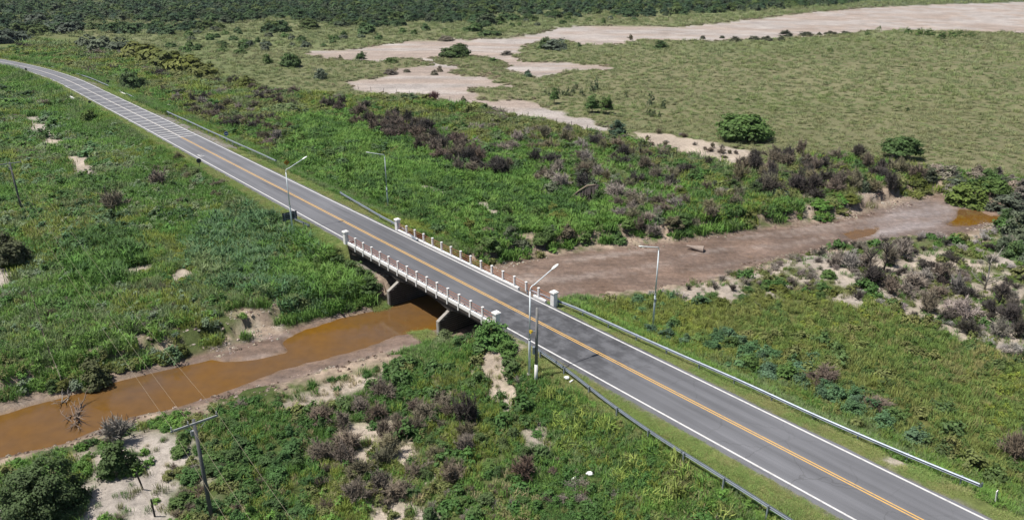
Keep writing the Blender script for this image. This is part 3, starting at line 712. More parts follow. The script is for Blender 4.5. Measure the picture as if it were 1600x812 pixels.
mb = MB(); mb.prism([(-.06,-.28),(.06,-.28),(.06,-.02),(.20,.12),(.11,.2),(-.06,.03)], lambda a, b: (.063,a,1.75+b), lambda a, b: (.067,a,1.75+b)); mb.prism([(.06,.26),(.27,.28),(.27,.07)], lambda a, b: (.063,a,1.75+b), lambda a, b: (.067,a,1.75+b)); mb.build('curve_arrow', 'black', dm)
r, z = sign_post(72.0, -6.25, 'dark rectangular back of a wide road sign by the bridge approach')
for t in (-.8, .8): MB().box((-.04,t-.04,-.5),(.04,t+.04,1.9)).build('post', 'galv_dull', r)
pl = MB().box((-.07,-1.15,.75),(-.045,1.15,2.0)).build('plate', 'sign_back', r)
for zz in (1.0, 1.75): MB().box((-.043,-1.1,zz-.03),(-.005,1.1,zz+.03)).build('stiffener', 'galv_dull', pl)
MB().box((-.085,-1.12,.78),(-.072,1.12,1.97)).build('front_face', 'blue', pl)
p = W(163.2, 6.75); z = hz(p[0], p[1]); r = empty('marker_post', (p[0], p[1], z)); r.rotation_euler = (.05, -.10, RZ); tag(r, 'short white and black striped marker post at the guardrail end', 'marker post')
MB().box((-.03,-.15,-.35),(.03,.15,1.32)).build('blade', 'white_paint', r, bevel=.008)
for k in range(3): MB().prism([(-.145,.48+k*.28),(.145,.64+k*.28),(.145,.78+k*.28),(-.145,.62+k*.28)], lambda a, b: (.033,a,b), lambda a, b: (.037,a,b)).build('black_stripe', 'black', r)

# ------------------------------------------------------------------ plant shapes
def quadmesh(name, V, lv, mat, per=4):
    """V: (n, per, 3) face corners; lv: (n,) brightness of each leaf"""
    n = len(V); me = bpy.data.meshes.new(name); me.vertices.add(n*per); me.vertices.foreach_set('co', V.reshape(-1).astype(np.float32))
    me.loops.add(n*per); me.loops.foreach_set('vertex_index', np.arange(n*per, dtype=np.int32))
    me.polygons.add(n); me.polygons.foreach_set('loop_start', np.arange(0, n*per, per, dtype=np.int32))
    me.update(calc_edges=True)
    a = me.attributes.new('lv', 'FLOAT', 'FACE'); a.data.foreach_set('value', lv.astype(np.float32)); me.materials.append(M[mat]); return me
def unit(a): return a/(np.linalg.norm(a, axis=-1, keepdims=True)+1e-9)
def leaves(P, N, size, g, aspect=1.7, jit=.5):
    n = len(P); N = unit(N+g.normal(0, jit, (n, 3))); A = unit(np.cross(N, g.normal(0, 1, (n, 3)))); B = np.cross(N, A)
    s = size*g.uniform(.65, 1.35, n)[:, None]
    return np.stack([P-A*s*aspect*.5, P-B*s*.5+N*s*.1, P+A*s*aspect*.5, P+B*s*.5+N*s*.1], 1)
def crown_data(seed, h=.62, base=.05, nclump=70, nleaf=60, leaf=.05, clump=.17, flat=1.0, hollow=.55, lobes=5, jit=.5, cv=.27):
    """crown of diameter 1 and height h, standing on z = 0"""
    g = np.random.default_rng(seed); ph = g.uniform(0, 6.28, lobes); lo = np.arange(2, 2+lobes)
    cs = []
    while len(cs) < nclump:
        d = unit(g.normal(0, 1, 3)); 
        if d[2] < -.35: continue
        az = math.atan2(d[1], d[0]); bump_ = 1+.22*np.sum(np.cos(lo*az+ph)/lo)+g.normal(0, .07)
        r = (hollow+(1-hollow)*g.random()**.5)*bump_
        c = d*r*np.array([.5, .5, h-base])*np.array([.86, .86, .84]); c[2] = base+max(.02, c[2]+ (0 if d[2] > 0 else .0)+ .06*h)
        cs.append(c)
    cs = np.array(cs); P = []; N = []; L = []
    for c in cs:
        d = unit(g.normal(0, 1, (nleaf, 3))); rr = clump*g.uniform(.55, 1.3)*g.uniform(.35, 1, (nleaf, 1)); p = c+d*rr*np.array([1, 1, .75*flat])
        P.append(p); N.append(d*.9+unit(c-np.array([0, 0, base+.1*h]))*.8+np.array([0, 0, .35])); L.append(np.full(nleaf, g.uniform(1-cv, 1+cv))*g.uniform(.8, 1.2, nleaf))
    P = np.concatenate(P); N = np.concatenate(N); L = np.concatenate(L); P[:, 2] = np.maximum(P[:, 2], .01)
    return leaves(P, N, leaf, g, 1.7, jit), L
def trunk_mb(seed, h=.4, r=.03, limbs=6):
    g = random.Random(seed); mb = MB()
    fork = h*.35; mb.tube([(0,0,-.06),(.01,0,fork*.5),(0,.01,fork)], [r*1.25,r,r*.9], 7)
    for k in range(limbs):
        a = 6.28*k/limbs+g.uniform(-.4, .4); e = g.uniform(.18, .34)
        mb.tube([(0,0,fork*.8),(math.cos(a)*e*.45, math.sin(a)*e*.45, fork+h*.25),(math.cos(a)*e, math.sin(a)*e, h*g.uniform(.8, 1.15))], [r*.65,r*.45,r*.15], 5)
    return mb
def twig_data(seed, n=900, h=1.0, spread=.5, width=.012, upright=.6, base=.0):
    """bare bush of diameter ~1: boughs from the root that break into fine twigs"""
    g = np.random.default_rng(seed); nb = 16; tips = []; V = []; L = []
    def seg(a, b, w0, w1):
        d = unit(b-a); s = unit(np.cross(d, g.normal(0, 1, a.shape)))
        V.append(np.stack([a-s*w0, a+s*w0, b+s*w1, b-s*w1], 1)); L.append(g.uniform(.6, 1.35, len(a)))
    az = g.uniform(0, 6.28, nb); el = g.uniform(.55, 1.45, nb); R = g.uniform(.45, .8, nb)
    mid = np.stack([np.cos(az)*np.cos(el)*R*spread*1.1, np.sin(az)*np.cos(el)*R*spread*1.1, np.sin(el)*R*h*.62], 1); mid[:, 2] = np.maximum(mid[:, 2], .12*h)
    z0 = g.normal(0, .035, (nb, 3)); z0[:, 2] = base-.03
    seg(z0, mid, np.full((nb, 1), width*2.3), np.full((nb, 1), width*1.4))
    k = g.integers(0, nb, nb*5); a = z0[k]+(mid[k]-z0[k])*g.uniform(.45, 1, (nb*5, 1)); b = a+unit(unit(mid[k])*.9+g.normal(0, .55, (nb*5, 3))+np.array([0, 0, .35*upright]))*g.uniform(.12, .30, (nb*5, 1))*np.array([1, 1, h]); b[:, 2] = np.maximum(b[:, 2], .04)
    seg(a, b, np.full((len(a), 1), width*1.3), np.full((len(a), 1), width*.7))
    k2 = g.integers(0, len(a), n); c = a[k2]+(b[k2]-a[k2])*g.uniform(.2, 1.05, (n, 1)); e = c+unit(unit(b[k2]-a[k2])*.8+g.normal(0, .6, (n, 3))+np.array([0, 0, .4*upright]))*g.uniform(.06, .2, (n, 1))*np.array([1, 1, h]); e[:, 2] = np.maximum(e[:, 2], .02)
    seg(c, e, np.full((n, 1), width*.75), np.full((n, 1), width*.35))
    return np.concatenate(V), np.concatenate(L)
def blades_data(seed, n=30, h=1.0, spread=.35, width=.04, droop=.5):
    g = np.random.default_rng(seed); az = g.uniform(0, 6.28, n); b0 = np.stack([g.normal(0, spread*.45, n), g.normal(0, spread*.45, n), np.full(n, -.03)], 1)
    hh = h*g.uniform(.5, 1.05, n)[:, None]; out = np.stack([np.cos(az), np.sin(az), np.zeros(n)], 1); rr = g.uniform(.1, 1, n)[:, None]*droop*hh
    up = np.array([0, 0, 1.]); p1 = b0+up*hh*.6+out*rr*.3; p2 = b0+up*hh*(1-.35*rr/hh)+out*rr
    sd = np.cross(out, up)*width*g.uniform(.6, 1.2, n)[:, None]; V = np.concatenate([np.stack([b0-sd*.7, b0+sd*.7, p1+sd, p1-sd], 1), np.stack([p1-sd, p1+sd, p2+sd*.15, p2-sd*.15], 1)])
    lv = g.uniform(.7, 1.25, n); return V, np.concatenate([lv*.92, lv*1.08])

def meshset(name, gen, k, mat): return [quadmesh(name, *gen(i), mat) for i in range(k)]
# meshes of plants one can count
m_tree = meshset('crown', lambda i: crown_data(100+i, .60+.05*(i % 3), .10, 95, 80, .040, .15, .8), 5, 'leaf')
m_far = meshset('crown', lambda i: crown_data(200+i, .56+.07*(i % 3), .03, 60, 44, .075, .17, .8, jit=.22, cv=.14), 6, 'leaf')
m_bush = meshset('foliage', lambda i: crown_data(300+i, .72+.12*(i % 3), .0, 70, 50, .05, .16, 1.0, .45), 5, 'leaf')
m_dry = meshset('branches', lambda i: twig_data(400+i, 1900, .8+.1*(i % 3), .55, .0095), 6, 'twig')
m_thin = meshset('foliage', lambda i: crown_data(500+i, 1.0, .12, 34, 26, .055, .12, 1.0, .3), 4, 'leaf')
m_trunk = []
for i in range(4):
    ob = trunk_mb(i).build('trunk', 'bark', recalc=False); m_trunk.append(ob.data); bpy.data.objects.remove(ob)
def tint(c, v=.12): 
    k = random.uniform(1-v, 1+v); return (c[0]*k*random.uniform(.94, 1.06), c[1]*k, c[2]*k*random.uniform(.92, 1.08), 1)
def child(name, me, parent, col=None):
    o = bpy.data.objects.new(name, me); C.objects.link(o); o.parent = parent
    if col: o.color = col
    return o
def dist_to(x, y, z=0): return math.sqrt(x*x+y*y+(CAM_H-z)**2)
def tree(name, loc, wid, hgt, col, label, group=None, meshes=None, cat='tree', trunk=True, lift=0):
    me = random.choice(meshes or m_tree); r = empty(name, loc, random.uniform(0, 6.28)); tag(r, label, cat, group)
    zz = max(v.co.z for v in me.vertices) if me.name not in _zc else _zc[me.name]; _zc[me.name] = zz
    c = child('crown' if 'crown' in me.name else 'foliage', me, r, tint(col)); c.scale = (wid, wid*random.uniform(.88, 1.12), (hgt-lift)/zz); c.location = (0, 0, lift)
    if trunk:
        t = child('trunk', random.choice(m_trunk), r); t.scale = (wid*.8, wid*.8, (hgt*.75)/.45)
    return r
_zc = {}
def shrub(name, loc, wid, hgt, col, label, group=None, meshes=None, cat='shrub'):
    me = random.choice(meshes); o = bpy.data.objects.new(name, me); C.objects.link(o); o.location = (loc[0], loc[1], loc[2]-.03)
    if me.name not in _zc: _zc[me.name] = max(v.co.z for v in me.vertices)
    o.rotation_euler = (0, 0, random.uniform(0, 6.28)); o.scale = (wid, wid*random.uniform(.85, 1.15), hgt/_zc[me.name]); o.color = tint(col, .2); tag(o, label, cat, group); return o
def pxsize(u, v, wpx, hpx):
    """base point of something seen at (u, v), with its width and height in metres from its size in the photo"""
    p = at1(u, v); D = np.dot(np.array(p)-np.array([0, 0, CAM_H]), cF); dep = math.atan2(CAM_H-p[2], math.hypot(p[0], p[1]))
    wm = wpx*D/FPX; hm = max(.3*wm, (hpx*D/FPX-.35*wm*math.sin(dep))/math.cos(dep)); return p, wm, hm
G_DARK = (.046,.078,.026); G_MID = (.062,.104,.030); G_OLIVE = (.085,.10,.024); G_GREY = (.075,.092,.06); G_YEL = (.095,.125,.03); G_BLUE = (.045,.075,.05)
B_DRY = (.10,.082,.062); B_DARK = (.040,.035,.030); B_GREY = (.17,.148,.125); B_RED = (.085,.064,.050); B_MIX = (.105,.095,.058)

# ------------------------------------------------------------------ plants with a place of their own
def T(u, v, w_, h_, col, label, meshes=None, lift=0, group=None, name='round_tree', cat='tree'):
    p, wm, hm = pxsize(u, v, w_, h_); return tree(name, p, wm, hm, col, label, group, meshes, cat, True, lift*hm)
big = [quadmesh('crown', *crown_data(900, .85, .02, 190, 110, .020, .11, 1.0, .4), 'leaf')]
T(72,802,126,112,(.048,.076,.028),'large dark green bushy tree on the sandy creek bank', big)
T(1162,216,90,46,G_MID,'large spreading green tree beside the pale sand strip on the plain')
T(1405,248,60,40,G_DARK,'green tree with a raised crown and dark shade on the plain', None, .22)
T(713,89,50,22,G_DARK,'dark dome shaped tree on the grassy islet in the salt flat')
T(455,104,33,22,G_DARK,'dark round tree on the olive plain left of the salt flat')
T(207,138,40,29,G_DARK,'dark round tree just beyond the weathered guardrail by the culvert')
T(141,195,26,26,(.06,.09,.02),'small round green tree on the slope below the striped road section')
T(1512,319,64,42,G_YEL,'yellow green tree overhanging the pool at the creek bend', m_bush)
T(1592,372,56,50,G_GREY,'grey green bushy tree on the bank right of the pool', m_bush)
T(1575,330,60,34,G_GREY,'grey leafed tree behind the bank right of the pool', m_bush)
T(383,137,38,20,G_OLIVE,'olive green tree standing over the purple brown scrub', m_bush)
T(965,214,34,30,G_BLUE,'dark blue green tree at the end of the narrow salt strip', m_bush)
T(925,176,22,30,G_MID,'slim green tree on the plain above the salt strip, left of a pair', m_bush, .25)
T(947,178,24,31,G_MID,'slim green tree on the plain above the salt strip, right of a pair', m_bush, .25)
T(866,162,16,26,G_MID,'small sapling tree with dark shade near the salt strip', m_bush, .3)
T(500,123,24,19,G_GREY,'grey green tree between the dark round tree and the lower salt flat', m_bush)
T(565,95,20,15,G_DARK,'small dark tree on the near shore of the upper salt flat', m_bush, .2)
T(532,94,10,9,B_MIX,'tiny brown tree on the near shore of the upper salt flat', m_bush)
T(418,99,19,15,G_MID,'round green tree close to the dark round tree on the olive plain', m_bush)
T(825,120,16,12,G_BLUE,'dark bush like tree on the grass tongue between salt arms', m_bush)
T(1032,77,24,15,G_DARK,'lone round green tree near the left end of the big salt lake shore', m_bush)
T(150,598,50,46,(.075,.08,.03),'dense olive brown tree hanging over the creek water', m_bush)
T(20,415,60,62,(.05,.06,.03),'dark half bare tree beside the bare sandy hollow', m_bush, .2)
T(186,735,58,58,G_DARK,'dark green bushy tree below a grey leafless shrub on the bank', m_bush)
T(503,672,16,26,G_DARK,'slender dark sapling in weeds on the near bank', m_thin, .2)
def ST(s, t, wm, hm, col, label): p = W(s, t); return tree('green_bush', (p[0], p[1], hz(p[0], p[1])-.1), wm, hm, col, label, 'bushes crowding the bridge ends', m_bush, 'bush')
ST(120.7, -6.1, 3.9, 2.5, (.058,.112,.03), 'lush green bush growing against the near bridge pillar')
ST(123.6, -6.3, 2.6, 1.5, (.065,.118,.03), 'low green bush between the bridge pillar and the guardrail start')
ST(117.6, -7.4, 3.0, 2.2, (.06,.105,.034), 'green bush in the shadow under the bridge end')
ST(114.0, -7.6, 2.6, 1.7, (.085,.11,.05), 'pale green bush beside the second bridge pier')
for s_, t_, w_, h_ in ((96.0,-6.6,3.0,1.9),(93.2,-6.3,3.2,2.1),(90.4,-6.0,3.2,2.1),(87.8,-6.6,3.0,2.3),(95,-8.6,2.6,1.5),(91.5,-8.4,2.8,1.6)): ST(s_, t_, w_, h_, (.052,.09,.028), 'dark green bush under the edge of the first bridge span')
T(870,78,40,20,G_GREY,'grey green clump of trees on the plain beside the big salt lake', m_bush); T(852,76,24,20,G_DARK,'dark tree at the left of the clump by the salt lake', m_bush)
T(905,76,9,10,G_DARK,'tiny dark tree right of the clump by the salt lake', m_bush); T(985,63,12,11,B_MIX,'tiny bare brown tree at the salt lake shore', m_dry)
T(573,53,28,18,G_DARK,'round dark tree standing just in front of the wood', m_far); T(742,49,26,16,G_DARK,'round dark tree above the salt lake neck, left of two', m_far); T(765,56,38,13,G_DARK,'low wide dark tree on a point of the salt lake shore', m_far)
T(665,48,15,12,G_DARK,'small round tree in front of the wood above the salt flat', m_far)
for u, v, w_, h_, lb in ((215,90,54,28,'olive green tree at the upper end of the dense hedge'),(240,98,56,30,'second olive green tree of the dense hedge'),(264,106,56,30,'third olive green tree of the dense hedge'),(290,112,54,28,'fourth olive green tree of the dense hedge'),(318,120,46,24,'olive green tree at the lower end of the dense hedge')):
    T(u, v, w_, h_, G_OLIVE, lb, m_far, 0, 'olive trees in the dense hedge')
for u, v, w_, h_ in ((140,75,36,22),(160,80,40,24),(182,80,36,22),(196,76,26,18)): T(u, v, w_, h_, G_GREY, 'grey green tree in the loose grove beside the hedge', m_far, 0, 'grey green grove')
for u, v, w_, h_ in ((8,68,40,24),(30,66,36,20),(90,50,40,24),(60,42,40,22),(110,52,40,20)): T(u, v, w_, h_, (.05,.065,.045), 'dusky tree of the thicket where road and wood meet', m_far, 0, 'dusky thicket by the bend')
lb = 'low dark bush in the row along the salt lake shore'
for u, v, w_, h_ in ((1098,61,10,6),(1128,60,9,5),(1148,66,20,10),(1177,63,18,8),(1198,64,18,9),(1220,64,14,9),(1227,57,26,11),(1258,56,24,7),(1280,55,9,5),(1297,54,20,6),(1321,54,18,6)):
    p, wm, hm = pxsize(u, v, w_, h_); shrub('shore_bush', p, wm, hm, (.065,.07,.045), lb, 'bushes on the salt lake shore', m_bush, 'bush')
for u, v, w_, h_ in ((1355,55,10,9),(1374,45,7,5),(1418,54,14,12),(1437,56,18,13),(1452,56,18,12),(1470,60,20,13),(1486,59,20,12),(1502,58,20,11),(1518,58,16,9),(1565,51,10,5),(1580,52,8,4)):
    p, wm, hm = pxsize(u, v, w_, h_); shrub('shore_bush', p, wm, hm, G_MID, 'upright green bush in the clump at the right of the salt lake shore', 'green clump on the salt lake shore', m_thin, 'bush')
for u, v, w_, h_, c in ((1297,81,12,6,G_MID),(1418,174,7,7,G_DARK),(1153,157,9,5,G_MID)): 
    p, wm, hm = pxsize(u, v, w_, h_); shrub('plain_bush', p, wm, hm, c, 'tiny dark bush alone on the open olive plain', 'lone bushes on the plain', m_bush, 'bush')
for u, v, h_ in ((852,148,12),(858,150,9),(872,148,12),(880,150,13),(888,150,15),(895,146,13),(908,148,13),(925,144,18),(932,142,22),(978,152,12),(1016,166,24),(1036,170,18),(1013,180,14),(1018,183,12),(1022,182,13),(1030,183,10),(912,152,10),(900,140,12)):
    p, wm, hm = pxsize(u, v, h_*.5, h_); shrub('sapling', p, wm*1.2, hm, (.055,.075,.035), 'thin upright sapling scattered on the plain above the salt strip', 'saplings above the salt strip', m_thin, 'sapling')
for u, v, w_, h_, lb in ((610,116,26,9,'low grey bush mound at the tip of the left grass tongue'),(636,113,12,6,'small grey bush mound alone on the lower salt flat'),(679,117,13,9,'brown bush mound on the lower salt flat, nearer of two touching'),(687,112,12,10,'brown bush mound on the lower salt flat, farther of two touching'),(724,158,10,9,'round grey bush on the near edge of the lower salt flat'),(612,98,20,10,'light green bush on the left grass tongue'),(770,97,16,8,'low green bush on the islet of the salt flat'),(792,86,22,6,'low brown bush on the salt neck'),(697,64,30,8,'brown flat bush at the point of the salt shore')):
    p, wm, hm = pxsize(u, v, w_, h_); shrub('salt_bush', p, wm, hm, (.125,.11,.085) if 'brown' in lb or 'grey' in lb else G_MID, lb, None, m_bush, 'bush')
p, wm, hm = pxsize(677, 159, 24, 20); shrub('bare_shrub', p, wm, hm, (.10,.055,.05), 'reddish bare shrub at the near edge of the lower salt flat', None, m_dry)
# bare brown and half-dead shrubs, zone by zone
CN = {B_DRY: 'brown', B_DARK: 'blackish', B_GREY: 'pale grey', B_RED: 'reddish', B_MIX: 'olive brown', G_DARK: 'dark green', G_MID: 'mid green', G_OLIVE: 'olive', G_GREY: 'grey green', G_YEL: 'yellow green', G_BLUE: 'blue green', (.12,.10,.075): 'dusty brown', (.058,.10,.055): 'sage green', (.06,.115,.05): 'soft green'}
def cname(c): return CN.get(c, 'fresh green')
def zone_shrubs(name, poly, count, wr, hr, cols, meshes, label, group, cat='shrub', minsep=.6, seed=0, forbid=True):
    g = np.random.default_rng(seed); P = []; a = np.array(poly, float); tries = 0
    while len(P) < count and tries < count*60:
        tries += 1; u = g.uniform(a[:, 0].min(), a[:, 0].max()); v = g.uniform(a[:, 1].min(), a[:, 1].max())
        if not inpoly(np.array([u]), np.array([v]), poly)[0]: continue
        x, y, z = at1(u, v); s, t = to_st(x, y)
        if abs(t) < 6.5 and -600 < s < 300: continue
        if z < WATER_Z+.35: continue
        wm = g.uniform(*wr)
        if any((x-q[0])**2+(y-q[1])**2 < (minsep*.5*(wm+q[2]))**2 for q in P): continue
        P.append((x, y, wm)); cc = cols[g.integers(len(cols))]; f_ = (wm-wr[0])/(wr[1]-wr[0]); shrub(name, (x, y, z), wm, g.uniform(*hr), cc, f"{'small' if f_ < .33 else 'large' if f_ > .67 else 'middling'} {cname(cc)} {label}", group, [meshes[g.integers(len(meshes))]], cat)
DR = [B_DRY, B_MIX, B_GREY, B_DARK]
zone_shrubs('bare_shrub', [(495,160),(560,165),(660,200),(780,250),(800,285),(730,275),(640,235),(540,190)], 58, (3.0,6.0), (2.6,4.6), [B_DARK, B_DRY, B_DARK, B_RED], m_dry, 'bare shrub in the thicket strip behind the bright grass', 'bare shrubs of the thicket strip', seed=1, minsep=.45)
zone_shrubs('bare_shrub', [(780,215),(900,200),(1000,240),(1080,270),(1010,320),(880,300),(790,270)], 46, (2.6,5.2), (2.2,4.0), DR, m_dry, 'bare shrub in the green scrub below the salt strip', 'bare shrubs below the salt strip', seed=2)
zone_shrubs('bare_shrub', [(1150,262),(1250,235),(1330,245),(1440,268),(1440,300),(1330,305),(1230,320),(1140,290)], 48, (2.6,5.4), (2.2,4.5), [B_DARK, B_DARK, B_DRY, B_MIX], m_dry, 'bare shrub crowning the far creek bank', 'bare shrubs on the far creek bank', seed=3, minsep=.45)
zone_shrubs('bare_shrub', [(1270,400),(1340,378),(1400,395),(1480,430),(1600,470),(1600,540),(1500,520),(1420,470),(1340,450),(1290,430)], 27, (1.8,3.8), (1.6,3.3), [B_DARK, B_DARK, B_DRY, B_GREY], m_dry, 'bare shrub on the grey sandy bank right of the creek', 'bare shrubs on the sandy bank', seed=4)
zone_shrubs('bare_shrub', [(1000,290),(1090,280),(1180,320),(1120,350),(1060,365),(970,360),(930,320)], 28, (2.2,4.4), (1.8,3.2), [B_GREY, B_DRY, B_MIX], m_dry, 'bare shrub near the far creek edge', 'bare shrubs near the far creek edge', seed=5)
zone_shrubs('bare_shrub', [(490,650),(590,620),(700,630),(740,650),(720,740),(640,800),(560,790),(500,720)], 28, (1.8,3.4), (1.3,2.2), [B_DRY, B_MIX, B_MIX, B_DRY, (.12,.10,.075)], m_dry, 'leafless shrub in the weeds of the near bank', 'bare shrubs of the near bank', seed=6)
for u, v, w_, h_, c, lb in ((728,660,48,62,B_DARK,'tall dark bare shrub beside the sandy foreground slope'),(820,745,52,50,(.08,.055,.045),'dark brown dying shrub above the foreground lawn'),(180,330,46,46,B_DRY,'brown bare shrub standing alone among left side canes'),(250,290,44,34,B_DRY,'brown bare shrub by the culvert slope grass'),(182,694,66,60,B_GREY,'grey leafless shrub leaning over the creek shore'),(1285,600,60,40,B_RED,'reddish dry shrub beyond the long guardrail'),(1365,640,60,34,B_DRY,'brown dry shrub beside the gravel patch guardrail'),(1585,720,50,60,B_DRY,'brown dry shrub near the striped marker post')):
    p, wm, hm = pxsize(u, v, w_, h_); shrub('bare_shrub' if 'green' not in lb else 'low_shrub', p, wm, hm, c, lb, None, m_dry if 'green' not in lb else m_bush)
zone_shrubs('bare_shrub', [(270,225),(340,270),(380,320),(300,330),(230,300),(200,250)], 14, (2.0,3.6), (1.2,2.0), [B_DRY, B_MIX], m_dry, 'twiggy shrub on the grassy left embankment', 'twiggy shrubs on the left embankment', seed=7)
zone_shrubs('bare_shrub', [(240,140),(330,150),(440,190),(480,225),(420,225),(330,190),(260,165)], 34, (2.6,5.0), (1.8,3.2), [B_DRY, B_GREY, B_MIX, B_DARK], m_dry, 'scrubby shrub along the far side of the gravel lay-by', 'shrubs beyond the lay-by', seed=8)
zone_shrubs('bare_shrub', [(340,118),(460,140),(500,160),(440,175),(380,150)], 16, (2.6,4.6), (1.8,3.0), [B_DRY, B_DARK, B_RED], m_dry, 'scrubby shrub beneath the olive tree', 'shrubs beneath the olive tree', seed=9)
zone_shrubs('green_shrub', [(760,230),(920,215),(1100,270),(1200,290),(1180,330),(1000,330),(840,300)], 34, (2.2,4.2), (1.3,2.6), [G_MID, G_DARK, G_OLIVE, G_GREY], m_bush, 'leafy shrub among the scrub between road and salt strip', 'green shrubs in the scrub', seed=10)
zone_shrubs('green_shrub', [(700,330),(880,330),(1060,345),(1180,345),(1080,365),(860,390),(800,405),(740,380)], 26, (2.0,3.6), (1.2,2.4), [G_OLIVE, G_MID, B_MIX, G_GREY], m_bush, 'rounded shrub on the creek side of the green marsh', 'shrubs on the marsh creek side', seed=11)
zone_shrubs('green_shrub', [(440,205),(500,235),(540,262),(480,250),(425,232)], 6, (2.0,3.6), (1.4,2.4), [G_DARK, (.06,.10,.02)], m_bush, 'leafy shrub near the orange warning sign', 'shrubs near the warning sign', seed=12)
zone_shrubs('green_shrub', [(240,690),(420,650),(500,700),(480,830),(350,830),(260,780)], 30, (1.0,2.1), (.8,1.4), [G_MID, G_DARK, (.05,.10,.03)], m_bush, 'shrub on the weedy slope around the near utility pole', 'shrubs around the utility pole', seed=13)
zone_shrubs('green_shrub', [(640,650),(830,660),(860,760),(760,830),(640,830)], 22, (1.0,2.0), (.8,1.4), [G_MID, G_DARK, (.06,.085,.03)], m_bush, 'shrub below the sandy foreground slope', 'shrubs below the sandy slope', seed=14)
zone_shrubs('low_shrub', [(1000,520),(1100,545),(1200,590),(1330,650),(1450,710),(1400,660),(1260,580),(1120,520),(1030,500)], 30, (1.5,2.8), (1.1,1.8), [(.058,.10,.055), (.06,.115,.05), G_MID], m_bush, 'low shrub behind the long guardrail', 'low shrubs behind the guardrail', seed=15)
zone_shrubs('green_shrub', [(1090,470),(1180,445),(1300,430),(1330,470),(1220,490),(1110,500)], 18, (1.2,2.4), (.7,1.3), [G_MID, G_OLIVE, G_DARK], m_bush, 'shrub on the pale sand mounds by the creek', 'shrubs on the sand mounds', seed=16)
zone_shrubs('green_shrub', [(60,590),(300,550),(480,510),(600,480),(560,500),(420,545),(200,605),(80,625)], 16, (1.2,2.2), (.7,1.3), [G_OLIVE, G_MID], m_bush, 'shrub on the cut bank above the ochre water', 'shrubs on the cut bank', seed=17)
zone_shrubs('green_shrub', [(60,160),(120,165),(330,280),(430,330),(330,330),(150,250)], 14, (1.6,3.0), (1.0,1.8), [G_MID, (.07,.09,.035)], m_bush, 'leafy shrub on the embankment below the striped road', 'shrubs on the striped road embankment', seed=18)
zone_shrubs('green_shrub', [(1440,270),(1600,285),(1640,330),(1600,320),(1540,305),(1450,290)], 20, (2.5,4.5), (1.6,3.0), [G_GREY, B_GREY, G_MID], m_bush, 'shrub on the plain edge above the pool', 'shrubs above the pool', seed=19)
zone_shrubs('green_shrub', [(1540,340),(1640,350),(1640,440),(1560,400)], 10, (2.0,3.6), (1.6,2.8), [G_GREY, G_DARK], m_bush, 'dense shrub on the bank right of the creek bend', 'shrubs right of the creek bend', seed=20)
zone_shrubs('plain_bush', [(300,40),(480,60),(700,45),(900,25),(1050,32),(860,40),(640,58),(480,78),(330,95),(260,75)], 72, (3.0,6.5), (2.0,3.8), [G_DARK, G_MID, G_GREY], m_far, 'scattered bush on the plain between the wood and salt lake', 'bushes in front of the wood', cat='bush', seed=21, minsep=1.1)

zone_shrubs('sand_shrub', [(990,203),(1060,212),(1110,222),(1190,240),(1160,254),(1080,240),(1000,224)], 22, (1.2,2.6), (.7,1.5), [B_GREY, B_DRY, B_MIX], m_dry, 'shrub sprouting on the broken sand strip below the plain', 'shrubs on the sand strip', seed=22, minsep=.7)
zone_shrubs('green_shrub', [(1150,268),(1250,250),(1330,262),(1440,278),(1440,305),(1330,325),(1230,325),(1140,300)], 20, (2.0,3.8), (1.2,2.6), [G_OLIVE, G_MID, G_GREY, G_DARK], m_bush, 'leafy shrub among the bare thicket on the far creek bank', 'leafy shrubs on the far creek bank', seed=23)
# the wood: its nearest trees one by one, the rest as one mass
wood = pxpoly([(-700,30),(-200,58),(0,62),(90,52),(130,46),(170,54),(260,55),(320,49),(380,56),(450,52),(520,42),(600,43),(640,38),(700,36),(760,42),(840,33),(930,24),(1000,27),(1060,24),(1180,17),(1260,12),(1330,6),(1370,-6),(1600,-10),(2600,-14),(2600,-36),(-3500,-36)])
gw = np.random.default_rng(5); X = []
xr = gw.uniform(-1600, 1800, 60000); yr = gw.uniform(300, 2300, 60000)
ok = inpoly(xr, yr, wood) & (np.abs(np.arctan2(xr, yr)) < .85) & (fbm(xr, yr, 45, 77) > .36+.16*sstep(620, 420, np.hypot(xr, yr))); xr, yr = xr[ok], yr[ok]; dd = np.hypot(xr, yr)
keep = gw.random(len(xr)) < np.clip(1.25*(750/np.maximum(dd, 450))**.6, 0, 1); xr, yr, dd = xr[keep], yr[keep], dd[keep]
o_ = np.argsort(dd); xr, yr, dd = xr[o_], yr[o_], dd[o_]; sel = []; cell = {}
for x, y, d in zip(xr, yr, dd):
    k = (int(x//6.5), int(y//6.5))
    if any((k[0]+i, k[1]+j) in cell and math.hypot(cell[(k[0]+i, k[1]+j)][0]-x, cell[(k[0]+i, k[1]+j)][1]-y) < 4.6 for i in (-1,0,1) for j in (-1,0,1)): continue
    cell[k] = (x, y); sel.append((x, y))
inview = [abs(math.atan2(x, y)) < .62 for x, y in sel]
near_i = [i for i, q in enumerate(inview) if q][:300]; ns = set(near_i)
WC = [(.030,.056,.022), (.037,.066,.024), (.027,.050,.026), (.050,.074,.022), (.040,.057,.029)]
for i in near_i:
    x, y = sel[i]; wd = random.uniform(7, 13); ci = random.randrange(5); tree('wood_tree', (x, y, hz(x, y)), wd, wd*random.uniform(.45, .66), WC[ci], f"{'small' if wd < 8.7 else 'broad' if wd > 11.2 else 'middling'} {('dark green', 'mid green', 'blackish green', 'olive green', 'dull brownish green')[ci]} round crowned tree at the front of the far wood", 'trees at the front of the wood', m_far)
rest = [p for i, p in enumerate(sel) if i not in ns]
print('wood', len(sel))

